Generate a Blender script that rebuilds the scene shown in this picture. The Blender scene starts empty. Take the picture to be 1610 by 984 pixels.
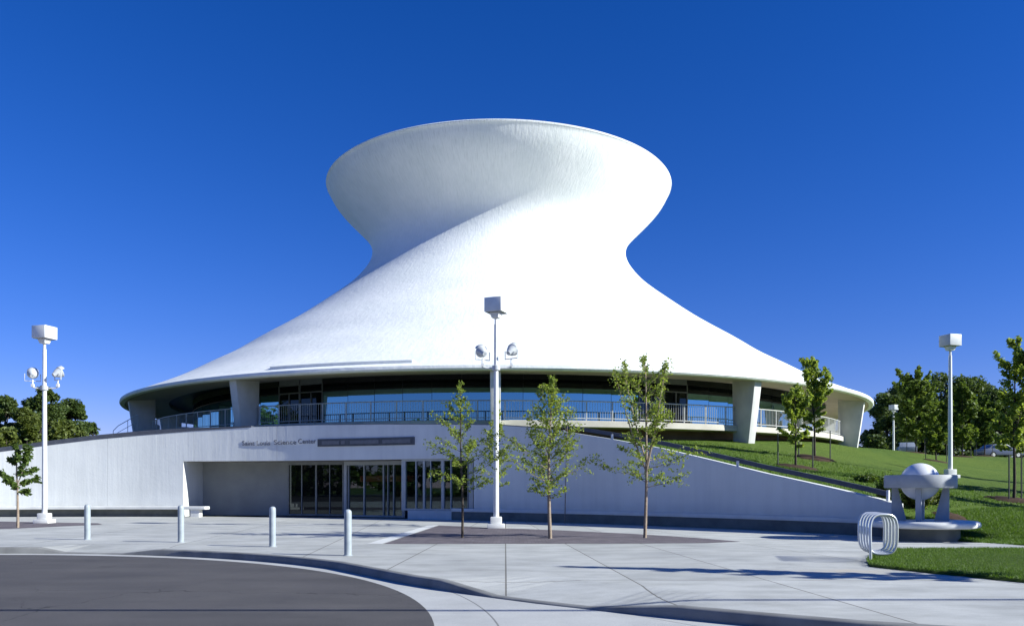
import bpy, bmesh, math, random
import numpy as np
from mathutils import Vector, Matrix

scene = bpy.context.scene
C = scene.collection
rad = math.radians

# ------------------------------------------------------------------ camera
F = 1280.0            # focal length in photo pixels (photo 1610 px wide)
CAMH = 1.5
cd = bpy.data.cameras.new('camera')
cam = bpy.data.objects.new('camera', cd)
C.objects.link(cam)
cam.location = (0, 0, CAMH)
cam.rotation_euler = (rad(90), 0, 0)
cd.sensor_fit = 'HORIZONTAL'
cd.sensor_width = 36.0
cd.lens = F / 1610 * 36.0
cd.shift_y = (766 - 492) / 1610
cd.clip_start = 0.1
cd.clip_end = 6000
scene.camera = cam

# ------------------------------------------------------------------ sky and sun
SUN_EL, SUN_AZ = 28.0, 16.5           # elevation, degrees round from +X towards the camera
w = bpy.data.worlds.new('World')
scene.world = w
w.use_nodes = True
nt = w.node_tree
bg = nt.nodes['Background']
sky = nt.nodes.new('ShaderNodeTexSky')
sky.sky_type = 'NISHITA'
sky.sun_disc = False
sky.sun_elevation = rad(SUN_EL)
sky.sun_rotation = rad(90 + SUN_AZ)
sky.altitude = 300
sky.air_density = 1.0
sky.dust_density = 0.0
sky.ozone_density = 5.0
hs = nt.nodes.new('ShaderNodeHueSaturation')
hs.inputs['Saturation'].default_value = 1.28
hs.inputs['Value'].default_value = 1.0
nt.links.new(sky.outputs[0], hs.inputs['Color'])
tint = nt.nodes.new('ShaderNodeMix')          # deep polarised blue of the slide film
tint.data_type = 'RGBA'; tint.blend_type = 'MULTIPLY'
tint.inputs[0].default_value = 1.0
tint.inputs[7].default_value = (0.74, 0.605, 1.0, 1)
nt.links.new(hs.outputs[0], tint.inputs[6])
nt.links.new(tint.outputs[2], bg.inputs['Color'])
bg.inputs['Strength'].default_value = 0.082
sl = bpy.data.lights.new('sun', 'SUN')
sl.energy = 4.9
sl.angle = rad(0.5)
sl.color = (0.98, 1.0, 0.92)
so = bpy.data.objects.new('sun', sl)
C.objects.link(so)
sdir = Vector((math.cos(rad(SUN_EL)) * math.cos(rad(SUN_AZ)), -math.cos(rad(SUN_EL)) * math.sin(rad(SUN_AZ)), math.sin(rad(SUN_EL))))
so.rotation_euler = (-sdir).to_track_quat('-Z', 'Y').to_euler()
so.location = sdir * 200
vs = scene.view_settings
vs.view_transform = 'Standard'
vs.look = 'None'
vs.exposure = 0.76
vs.gamma = 1.0
vs.use_curve_mapping = False

# ------------------------------------------------------------------ materials
class N:
    def __init__(s, name):
        s.m = bpy.data.materials.new(name)
        s.m.use_nodes = True
        s.t = s.m.node_tree
        s.b = s.t.nodes['Principled BSDF']
        s.out = s.t.nodes['Material Output']
    def n(s, k, **kw):
        x = s.t.nodes.new('ShaderNode' + k)
        for a, v in kw.items():
            setattr(x, a, v)
        return x
    def l(s, a, b):
        s.t.links.new(a, b)
    def val(s, inp, v):
        if hasattr(v, 'node'):
            s.l(v, inp)
        else:
            inp.default_value = v
    def pos(s):
        return s.n('NewGeometry').outputs['Position']
    def obj(s):
        return s.n('TexCoord').outputs['Object']
    def mapv(s, vec, sc):
        m = s.n('Mapping')
        m.inputs['Scale'].default_value = sc
        s.l(vec, m.inputs['Vector'])
        return m.outputs[0]
    def noise(s, vec, scale=5, detail=4, rough=0.55, dist=0.0):
        x = s.n('TexNoise')
        s.l(vec, x.inputs['Vector'])
        x.inputs['Scale'].default_value = scale
        x.inputs['Detail'].default_value = detail
        x.inputs['Roughness'].default_value = rough
        x.inputs['Distortion'].default_value = dist
        return x.outputs[0]
    def ramp(s, f, stops):
        r = s.n('ValToRGB')
        e = r.color_ramp.elements
        while len(e) < len(stops):
            e.new(0.5)
        for i, (p, c) in enumerate(stops):
            e[i].position = p
            e[i].color = c if len(c) == 4 else (*c, 1)
        s.l(f, r.inputs[0])
        return r.outputs[0]
    def mix(s, f, a, b, mode='MIX'):
        x = s.n('Mix', data_type='RGBA', blend_type=mode)
        s.val(x.inputs[0], f)
        s.val(x.inputs[6], a if hasattr(a, 'node') else (*a, 1))
        s.val(x.inputs[7], b if hasattr(b, 'node') else (*b, 1))
        return x.outputs[2]
    def math(s, op, a, b=0.0, c=None):
        x = s.n('Math', operation=op)
        s.val(x.inputs[0], a)
        s.val(x.inputs[1], b)
        if c is not None:
            s.val(x.inputs[2], c)
        return x.outputs[0]
    def dot(s, vec, d):
        x = s.n('VectorMath', operation='DOT_PRODUCT')
        s.l(vec, x.inputs[0])
        x.inputs[1].default_value = d
        return x.outputs['Value']
    def bump(s, h, strength=0.3, dist=0.02):
        b = s.n('Bump')
        b.inputs['Strength'].default_value = strength
        b.inputs['Distance'].default_value = dist
        s.l(h, b.inputs['Height'])
        s.l(b.outputs[0], s.b.inputs['Normal'])
    def col(s, c):
        s.val(s.b.inputs['Base Color'], c if hasattr(c, 'node') else (*c, 1))
    def fin(s, rough=0.6, spec=0.4, metal=0.0):
        s.b.inputs['Roughness'].default_value = rough
        s.b.inputs['Specular IOR Level'].default_value = spec
        s.b.inputs['Metallic'].default_value = metal
        return s.m

def mottled(name, c1, c2, scale=3.0, rough=0.6, spec=0.4, bump=0.0, bscale=40, metal=0.0):
    m = N(name)
    o = m.obj()
    m.col(m.ramp(m.noise(o, scale, 5), [(0.3, c1), (0.7, c2)]))
    if bump:
        m.bump(m.noise(o, bscale, 3), bump, 0.01)
    return m.fin(rough, spec, metal)

def mat_shell():
    m = N('white_shell_concrete')
    p = m.obj()
    sx = m.n('SeparateXYZ'); m.l(p, sx.inputs[0])
    ang = m.math('ARCTAN2', sx.outputs[0], sx.outputs[1])
    cv = m.n('CombineXYZ')
    m.l(m.math('MULTIPLY', ang, 14.0), cv.inputs[0]); m.l(m.math('MULTIPLY', sx.outputs[2], 0.35), cv.inputs[2])
    st = m.noise(cv.outputs[0], 6.0, 6, 0.62)
    n2 = m.noise(p, 0.35, 4)
    cv2 = m.n('CombineXYZ')
    m.l(m.math('MULTIPLY', ang, 14.0), cv2.inputs[0]); m.l(m.math('MULTIPLY', sx.outputs[2], 0.12), cv2.inputs[2])
    st2 = m.noise(cv2.outputs[0], 13.0, 3, 0.5)
    base = m.ramp(st, [(0.25, (0.76, 0.77, 0.76)), (0.6, (0.84, 0.845, 0.83))])
    dirt = m.ramp(n2, [(0.35, (0.90, 0.92, 0.92)), (0.7, (1, 1, 1))])
    c = m.mix(1.0, base, dirt, 'MULTIPLY')
    # rain runs below the upper lip (weathering keeps its own shape)
    hi = m.math('MULTIPLY', m.ramp(m.math('DIVIDE', sx.outputs[2], 28.0), [(0.78, (0, 0, 0)), (0.93, (1, 1, 1))]), m.ramp(st2, [(0.52, (0, 0, 0)), (0.72, (1, 1, 1))]))
    c = m.mix(m.math('MULTIPLY', hi, 0.55), c, (0.52, 0.53, 0.52))
    m.col(c)
    h = m.math('ADD', m.math('MULTIPLY', st, 1.0), m.math('MULTIPLY', m.noise(p, 3.0, 5, 0.6), 0.8))
    m.bump(h, 0.5, 0.045)
    return m.fin(0.75, 0.25)

def mat_wall():
    m = N('painted_wall_concrete')
    p = m.pos()
    st = m.noise(m.mapv(p, (1.0, 1.0, 0.06)), 3.2, 5, 0.6)
    n1 = m.noise(p, 0.5, 4)
    fine = m.noise(p, 9.0, 4, 0.6)
    sx = m.n('SeparateXYZ'); m.l(p, sx.inputs[0])
    c = m.ramp(st, [(0.32, (0.675, 0.69, 0.69)), (0.58, (0.72, 0.735, 0.73))])
    c = m.mix(1.0, c, m.ramp(n1, [(0.3, (0.90, 0.90, 0.90)), (0.7, (1, 1, 1))]), 'MULTIPLY')
    # splash dirt near the pavement, patchy
    low = m.math('MULTIPLY', m.ramp(sx.outputs[2], [(0.5, (1, 1, 1)), (0.95, (0, 0, 0))]), m.noise(p, 2.5, 4))
    c = m.mix(m.math('MULTIPLY', low, 0.5), c, (0.36, 0.36, 0.35))
    # radial construction joints about the centre of the wall's arc
    cx = m.math('ARCTAN2', m.math('ADD', sx.outputs[0], 20.5), m.math('SUBTRACT', sx.outputs[1], 4.1))
    fr = m.math('PINGPONG', m.math('ADD', cx, 0.011), 0.06)
    c = m.mix(m.math('MULTIPLY', m.math('MULTIPLY', m.math('LESS_THAN', fr, 0.0004), m.math('LESS_THAN', cx, 0.30)), 0.5), c, (0.35, 0.36, 0.37))
    m.col(c)
    hgt = m.math('ADD', m.math('MULTIPLY', st, 0.75), m.math('ADD', m.math('MULTIPLY', fine, 0.25), m.math('MULTIPLY', n1, 1.2)))
    m.bump(hgt, 0.5, 0.03)
    return m.fin(0.7, 0.3)

def mat_plaza():
    m = N('plaza_concrete')
    p = m.pos()
    n1 = m.noise(p, 0.35, 5, 0.6)
    n2 = m.noise(m.mapv(p, (0.5, 1.0, 1.0)), 1.6, 6, 0.65)
    n3 = m.noise(p, 60, 3, 0.7)
    c = m.ramp(n1, [(0.3, (0.43, 0.435, 0.425)), (0.7, (0.56, 0.56, 0.535))])
    c = m.mix(1.0, c, m.ramp(n2, [(0.28, (0.70, 0.70, 0.69)), (0.60, (1, 1, 1))]), 'MULTIPLY')
    c = m.mix(1.0, c, m.ramp(n3, [(0.25, (0.82, 0.82, 0.82)), (0.75, (1.05, 1.05, 1.05))]), 'MULTIPLY')
    spots = m.noise(p, 4.5, 3, 0.5)
    c = m.mix(m.math('MULTIPLY', m.ramp(spots, [(0.66, (0, 0, 0)), (0.74, (1, 1, 1))]), 0.22), c, (0.20, 0.19, 0.18))
    # rust stain by the lawn corner
    v = m.n('VectorMath', operation='SUBTRACT'); m.l(p, v.inputs[0]); v.inputs[1].default_value = (6.5, 14.6, 0)
    v2 = m.n('VectorMath', operation='MULTIPLY'); m.l(v.outputs[0], v2.inputs[0]); v2.inputs[1].default_value = (0.55, 1.6, 1)
    ln = m.n('VectorMath', operation='LENGTH'); m.l(v2.outputs[0], ln.inputs[0])
    rs = m.math('MULTIPLY', m.ramp(ln.outputs['Value'], [(0.2, (1, 1, 1)), (1.0, (0, 0, 0))]), m.ramp(n2, [(0.4, (0, 0, 0)), (0.7, (1, 1, 1))]))
    c = m.mix(m.math('MULTIPLY', rs, 0.6), c, (0.46, 0.33, 0.20))
    # different pours: slabs between joints with slightly different tones
    def seg(a, b, wd=0.014):
        (x1, y1), (x2, y2) = a, b
        d = Vector((x2 - x1, y2 - y1)).normalized()
        nx, ny = -d.y, d.x
        off = nx * x1 + ny * y1
        return m.math('SUBTRACT', m.dot(p, (nx, ny, 0)), off), wd
    lines = [((-.17, 21.6), (-.10, 13.3)), ((1.43, 21.6), (1.98, 12.6)), ((3.46, 21.6), (4.45, 9.2)),
             ((-40, 21.55), (40, 21.55)), ((-40, 13.35), (40, 13.05)), ((6.2, 21.6), (8.6, 9.0)),
             ((-2.0, 21.6), (-2.4, 12.0)), ((-6.2, 40), (-4.7, 20.0)), ((-10.5, 40), (-8.6, 20.0)), ((-15, 40), (-12.6, 20)), ((-40, 27.0), (-4, 25.0)), ((-40, 33.6), (-4, 31.5))]
    msk = None
    for a, b in lines:
        dd, wd = seg(a, b)
        k = m.math('LESS_THAN', m.math('ABSOLUTE', dd), wd)
        msk = k if msk is None else m.math('MAXIMUM', msk, k)
    tone = None
    for (a, b), amt in zip(lines[:6], (0.05, -0.06, 0.05, 0.05, -0.05, 0.04)):
        dd, _ = seg(a, b)
        k = m.math('MULTIPLY', m.math('GREATER_THAN', dd, 0.0), amt)
        tone = k if tone is None else m.math('ADD', tone, k)
    tn = m.math('ADD', tone, 0.97)
    cc = m.n('CombineXYZ')
    for i in range(3): m.l(tn, cc.inputs[i])
    c = m.mix(1.0, c, cc.outputs[0], 'MULTIPLY')
    c = m.mix(m.math('MULTIPLY', msk, 0.8), c, (0.10, 0.09, 0.075))
    m.col(c)
    m.bump(m.math('SUBTRACT', m.math('ADD', n3, m.math('MULTIPLY', n2, 0.6)), m.math('MULTIPLY', msk, 2.0)), 0.25, 0.01)
    return m.fin(0.8, 0.3)

def mat_asphalt():
    m = N('asphalt')
    p = m.pos()
    n1 = m.noise(p, 0.5, 5, 0.6)
    n2 = m.noise(p, 90, 3, 0.8)
    n4 = m.noise(m.mapv(p, (0.25, 1.2, 1)), 1.0, 4)
    c = m.ramp(n1, [(0.3, (0.078, 0.074, 0.077)), (0.7, (0.105, 0.098, 0.098))])
    c = m.mix(1.0, c, m.ramp(n2, [(0.25, (0.6, 0.6, 0.6)), (0.75, (1.25, 1.25, 1.25))]), 'MULTIPLY')
    c = m.mix(1.0, c, m.ramp(n4, [(0.35, (0.88, 0.88, 0.88)), (0.65, (1.05, 1.05, 1.05))]), 'MULTIPLY')
    vo = m.n('TexVoronoi', feature='DISTANCE_TO_EDGE'); vo.inputs['Scale'].default_value = 0.28
    wv = m.n('VectorMath', operation='ADD'); m.l(p, wv.inputs[0])
    nz = m.n('TexNoise'); m.l(p, nz.inputs['Vector']); nz.inputs['Scale'].default_value = 1.3; nz.inputs['Detail'].default_value = 5
    m.l(nz.outputs['Color'], wv.inputs[1]); m.l(wv.outputs[0], vo.inputs['Vector'])
    ck = m.math('MULTIPLY', m.math('LESS_THAN', vo.outputs['Distance'], 0.0035), m.ramp(m.noise(p, 0.3, 2), [(0.48, (0, 0, 0)), (0.56, (1, 1, 1))]))
    c = m.mix(m.math('MULTIPLY', ck, 0.7), c, (0.03, 0.029, 0.029))
    oil = m.ramp(m.noise(p, 1.1, 3, 0.5), [(0.64, (0, 0, 0)), (0.76, (1, 1, 1))])
    c = m.mix(m.math('MULTIPLY', oil, 0.35), c, (0.045, 0.044, 0.046))
    m.col(c)
    m.bump(n2, 0.5, 0.012)
    return m.fin(0.85, 0.3)

def mat_gutter():
    m = N('gutter_concrete')
    p = m.pos()
    n1 = m.noise(p, 1.0, 5, 0.6)
    n2 = m.noise(p, 50, 3, 0.7)
    c = m.ramp(n1, [(0.3, (0.40, 0.40, 0.395)), (0.7, (0.50, 0.50, 0.49))])
    c = m.mix(1.0, c, m.ramp(n2, [(0.25, (0.85, 0.85, 0.85)), (0.75, (1.05, 1.05, 1.05))]), 'MULTIPLY')
    v = m.n('VectorMath', operation='SUBTRACT'); m.l(p, v.inputs[0]); v.inputs[1].default_value = (-12.5, 8.3, 0)
    sx = m.n('SeparateXYZ'); m.l(v.outputs[0], sx.inputs[0])
    r = m.math('SQRT', m.math('ADD', m.math('POWER', sx.outputs[0], 2.0), m.math('POWER', sx.outputs[1], 2.0)))
    k = m.math('LESS_THAN', m.math('ABSOLUTE', m.math('SUBTRACT', r, 12.42)), 0.012)
    dd = m.math('ABSOLUTE', m.math('SUBTRACT', m.dot(p, (0.80, 0.6, 0)), 7.6))
    k = m.math('MAXIMUM', k, m.math('LESS_THAN', dd, 0.010))
    c = m.mix(m.math('MULTIPLY', k, 0.75), c, (0.11, 0.11, 0.11))
    m.col(c)
    m.bump(n2, 0.25, 0.008)
    return m.fin(0.8, 0.3)

def mat_pavers():
    m = N('clay_pavers')
    p = m.pos()
    b = m.n('TexBrick')
    m.l(m.mapv(p, (1, 1, 1)), b.inputs['Vector'])
    b.inputs['Scale'].default_value = 1.0
    b.inputs['Brick Width'].default_value = 0.21
    b.inputs['Row Height'].default_value = 0.105
    b.inputs['Mortar Size'].default_value = 0.006
    b.inputs['Color1'].default_value = (0.115, 0.098, 0.112, 1)
    b.inputs['Color2'].default_value = (0.165, 0.142, 0.155, 1)
    b.inputs['Mortar'].default_value = (0.075, 0.07, 0.07, 1)
    c = m.mix(1.0, b.outputs['Color'], m.ramp(m.noise(p, 1.4, 4), [(0.3, (0.8, 0.8, 0.8)), (0.7, (1.15, 1.15, 1.15))]), 'MULTIPLY')
    m.col(c)
    m.bump(m.math('SUBTRACT', m.noise(p, 30, 3), b.outputs['Fac']), 0.3, 0.01)
    return m.fin(0.85, 0.3)

def mat_lawn(name, lo, hi):
    m = N(name)
    p = m.pos()
    n1 = m.noise(p, 0.16, 5, 0.6)
    n2 = m.noise(p, 2.4, 5, 0.7)
    n3 = m.noise(m.mapv(p, (1, 1, 0.3)), 26, 4, 0.8)
    c = m.ramp(n1, [(0.3, lo), (0.7, hi)])
    c = m.mix(1.0, c, m.ramp(n2, [(0.3, (0.72, 0.78, 0.7)), (0.7, (1.18, 1.12, 1.1))]), 'MULTIPLY')
    c = m.mix(1.0, c, m.ramp(n3, [(0.25, (0.45, 0.5, 0.42)), (0.75, (1.35, 1.3, 1.3))]), 'MULTIPLY')
    m.col(c)
    m.bump(m.math('ADD', n3, n2), 0.9, 0.08)
    return m.fin(0.9, 0.15)

def mat_leaf(name, dark, light, transl=0.35):
    m = N(name)
    g = m.n('NewGeometry')
    c = m.ramp(g.outputs['Random Per Island'], [(0.0, dark), (0.55, tuple((a + b) / 2 for a, b in zip(dark, light))), (1.0, light)])
    m.col(c)
    m.fin(0.55, 0.35)
    tr = m.n('BsdfTranslucent')
    m.l(m.mix(1.0, c, (1.5, 1.45, 0.8), 'MULTIPLY'), tr.inputs['Color'])
    mx = m.n('MixShader')
    mx.inputs[0].default_value = transl
    m.l(m.b.outputs[0], mx.inputs[1]); m.l(tr.outputs[0], mx.inputs[2])
    m.l(mx.outputs[0], m.out.inputs['Surface'])
    return m.m

def mat_glass(name, tint, refl, trans=0.0, gcol=(0.8, 0.93, 1.0)):
    m = N(name)
    gl = m.n('BsdfGlossy')
    gl.inputs['Roughness'].default_value = 0.015
    gl.inputs['Color'].default_value = (*gcol, 1)
    df = m.n('BsdfDiffuse'); df.inputs['Color'].default_value = (*tint, 1)
    base = df
    if trans > 0:
        tp = m.n('BsdfTransparent'); tp.inputs['Color'].default_value = (0.75, 0.85, 0.83, 1)
        mx0 = m.n('MixShader'); mx0.inputs[0].default_value = trans
        m.l(df.outputs[0], mx0.inputs[1]); m.l(tp.outputs[0], mx0.inputs[2])
        base = mx0
    lw = m.n('LayerWeight'); lw.inputs['Blend'].default_value = 0.25
    fac = m.math('ADD', m.math('MULTIPLY', lw.outputs['Fresnel'], 0.5), refl)
    mx = m.n('MixShader')
    m.l(fac, mx.inputs[0]); m.l(base.outputs[0], mx.inputs[1]); m.l(gl.outputs[0], mx.inputs[2])
    m.l(mx.outputs[0], m.out.inputs['Surface'])
    return m.m

M = dict(
    shell=mat_shell(), wall=mat_wall(), plaza=mat_plaza(), asphalt=mat_asphalt(), gutter=mat_gutter(),
    kerb=mottled('kerb_concrete', (0.17, 0.17, 0.168), (0.27, 0.27, 0.262), 2.0, 0.85, 0.2, 0.2, 40),
    pavers=mat_pavers(), lawn=mat_lawn('hill_turf', (0.085, 0.150, 0.024), (0.140, 0.205, 0.036)), front_lawn=mat_lawn('front_turf', (0.052, 0.100, 0.016), (0.085, 0.140, 0.022)),
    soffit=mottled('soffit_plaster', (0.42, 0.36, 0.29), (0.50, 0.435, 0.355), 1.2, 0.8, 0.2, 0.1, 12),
    column=mottled('column_concrete', (0.56, 0.555, 0.545), (0.66, 0.655, 0.64), 1.5, 0.75, 0.25, 0.12, 20),
    slab=mottled('deck_concrete', (0.48, 0.45, 0.40), (0.58, 0.55, 0.49), 1.4, 0.8, 0.2, 0.1, 20),
    brownwall=mottled('brown_base_wall', (0.16, 0.105, 0.075), (0.22, 0.15, 0.11), 1.8, 0.8, 0.2, 0.1, 20),
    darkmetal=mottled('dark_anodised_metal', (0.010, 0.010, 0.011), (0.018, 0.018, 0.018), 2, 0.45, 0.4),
    greymetal=mottled('grey_frame_metal', (0.20, 0.21, 0.21), (0.27, 0.28, 0.28), 3, 0.4, 0.5),
    frame=mottled('pale_door_frame', (0.34, 0.36, 0.37), (0.42, 0.44, 0.45), 3, 0.4, 0.5),
    rail=mottled('galvanised_rail', (0.46, 0.46, 0.45), (0.58, 0.58, 0.56), 6, 0.45, 0.5),
    slate=mottled('dark_blue_grey_rail', (0.055, 0.062, 0.085), (0.085, 0.092, 0.115), 3, 0.5, 0.4),
    white=mottled('white_paint', (0.70, 0.70, 0.68), (0.80, 0.80, 0.79), 2.5, 0.4, 0.45, 0.04, 30),
    greypaint=mottled('pale_grey_paint', (0.44, 0.46, 0.48), (0.54, 0.56, 0.58), 3.0, 0.45, 0.45, 0.05, 30),
    band=mottled('pale_band_concrete', (0.56, 0.56, 0.55), (0.66, 0.66, 0.65), 2.0, 0.8, 0.2, 0.15, 40),
    lens=mottled('lamp_lens', (0.22, 0.23, 0.24), (0.32, 0.33, 0.34), 2.0, 0.15, 0.6),
    bollard=mottled('bollard_steel', (0.27, 0.31, 0.345), (0.38, 0.42, 0.45), 5.0, 0.4, 0.5, 0.05, 40),
    plinth=mottled('plinth_concrete_shaded', (0.12, 0.13, 0.122), (0.19, 0.20, 0.19), 1.7, 0.85, 0.2, 0.15, 25),  # colour lowered to carry the shade under the bench overhang
    bench=mottled('bench_concrete', (0.60, 0.60, 0.59), (0.72, 0.72, 0.70), 1.6, 0.6, 0.35, 0.08, 25),
    sculpt=mottled('sculpture_concrete', (0.33, 0.345, 0.37), (0.43, 0.44, 0.46), 3.0, 0.65, 0.3, 0.12, 25),
    globe=mottled('white_globe_acrylic', (0.70, 0.70, 0.71), (0.78, 0.78, 0.79), 2.0, 0.3, 0.5),
    steel=mottled('stainless_tube', (0.58, 0.60, 0.62), (0.70, 0.72, 0.74), 5.0, 0.32, 0.5, 0.0, 1, 0.55),
    bark=mottled('pale_bark', (0.20, 0.15, 0.11), (0.36, 0.29, 0.23), 12.0, 0.85, 0.2, 0.4, 40),
    darkbark=mottled('dark_bark', (0.045, 0.036, 0.03), (0.085, 0.07, 0.056), 8.0, 0.9, 0.2, 0.4, 30),
    mulch=mottled('bark_mulch', (0.040, 0.026, 0.019), (0.085, 0.055, 0.040), 18.0, 0.95, 0.1, 0.8, 40),
    stake=mottled('stake_metal', (0.06, 0.065, 0.06), (0.10, 0.10, 0.095), 8, 0.7, 0.3),
    letter=mottled('letter_metal', (0.11, 0.115, 0.15), (0.16, 0.165, 0.20), 6, 0.45, 0.5),
    sign=mottled('sign_slate', (0.06, 0.066, 0.075), (0.10, 0.105, 0.115), 3, 0.5, 0.4),
    signbar=mottled('sign_bar', (0.13, 0.135, 0.15), (0.18, 0.185, 0.20), 6, 0.5, 0.4),
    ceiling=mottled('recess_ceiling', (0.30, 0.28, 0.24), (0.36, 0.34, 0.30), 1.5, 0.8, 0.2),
    recess=mottled('recess_wall_shaded', (0.27, 0.28, 0.28), (0.33, 0.34, 0.335), 1.2, 0.75, 0.25, 0.1, 15),  # colour lowered to stand in for the weak light inside the recess
    darkroom=mottled('interior_dark', (0.03, 0.03, 0.028), (0.05, 0.048, 0.045), 1.0, 0.7, 0.3),
    redband=mottled('red_reflection_stand_in', (0.42, 0.055, 0.025), (0.60, 0.10, 0.04), 1.0, 0.6, 0.3),  # red of a stripe reflected in the door glass, given as solid colour
    glass=mat_glass('sky_reflecting_glass', (0.004, 0.012, 0.018), 0.42, 0.0, (0.50, 0.90, 1.0)),
    darkglass=mat_glass('dark_vestibule_glass', (0.006, 0.008, 0.008), 0.03),
    doorglass=mat_glass('door_glass', (0.008, 0.012, 0.012), 0.05, 0.80),
    leaf_young=mat_leaf('young_leaves', (0.12, 0.175, 0.026), (0.34, 0.41, 0.085), 0.5),
    leaf_hill=mat_leaf('hill_tree_leaves', (0.13, 0.19, 0.032), (0.33, 0.40, 0.085), 0.5),
    leaf_mid=mat_leaf('mid_green_leaves', (0.045, 0.085, 0.016), (0.13, 0.19, 0.036), 0.38),
    leaf_mid2=mat_leaf('soft_green_leaves', (0.075, 0.125, 0.022), (0.20, 0.265, 0.05), 0.42),
    leaf_dark=mat_leaf('dark_leaves', (0.034, 0.062, 0.015), (0.105, 0.15, 0.032), 0.32),
    leaf_olive=mat_leaf('olive_leaves', (0.055, 0.08, 0.014), (0.14, 0.17, 0.034), 0.35),
    blade=mat_leaf('grass_blades', (0.060, 0.125, 0.014), (0.125, 0.21, 0.028), 0.35),
    carblue=mottled('blue_grey_car_paint', (0.085, 0.10, 0.15), (0.10, 0.115, 0.17), 2, 0.25, 0.6),
    carwhite=mottled('silver_car_paint', (0.22, 0.25, 0.30), (0.26, 0.29, 0.34), 2, 0.25, 0.6),
    tyre=mottled('tyre_rubber', (0.015, 0.015, 0.015), (0.025, 0.025, 0.025), 5, 0.85, 0.2),
    carglass=mat_glass('car_glass', (0.01, 0.012, 0.014), 0.12),
    brick=mottled('far_ground', (0.05, 0.09, 0.02), (0.07, 0.12, 0.03), 0.05, 0.95, 0.1),
)

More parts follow.
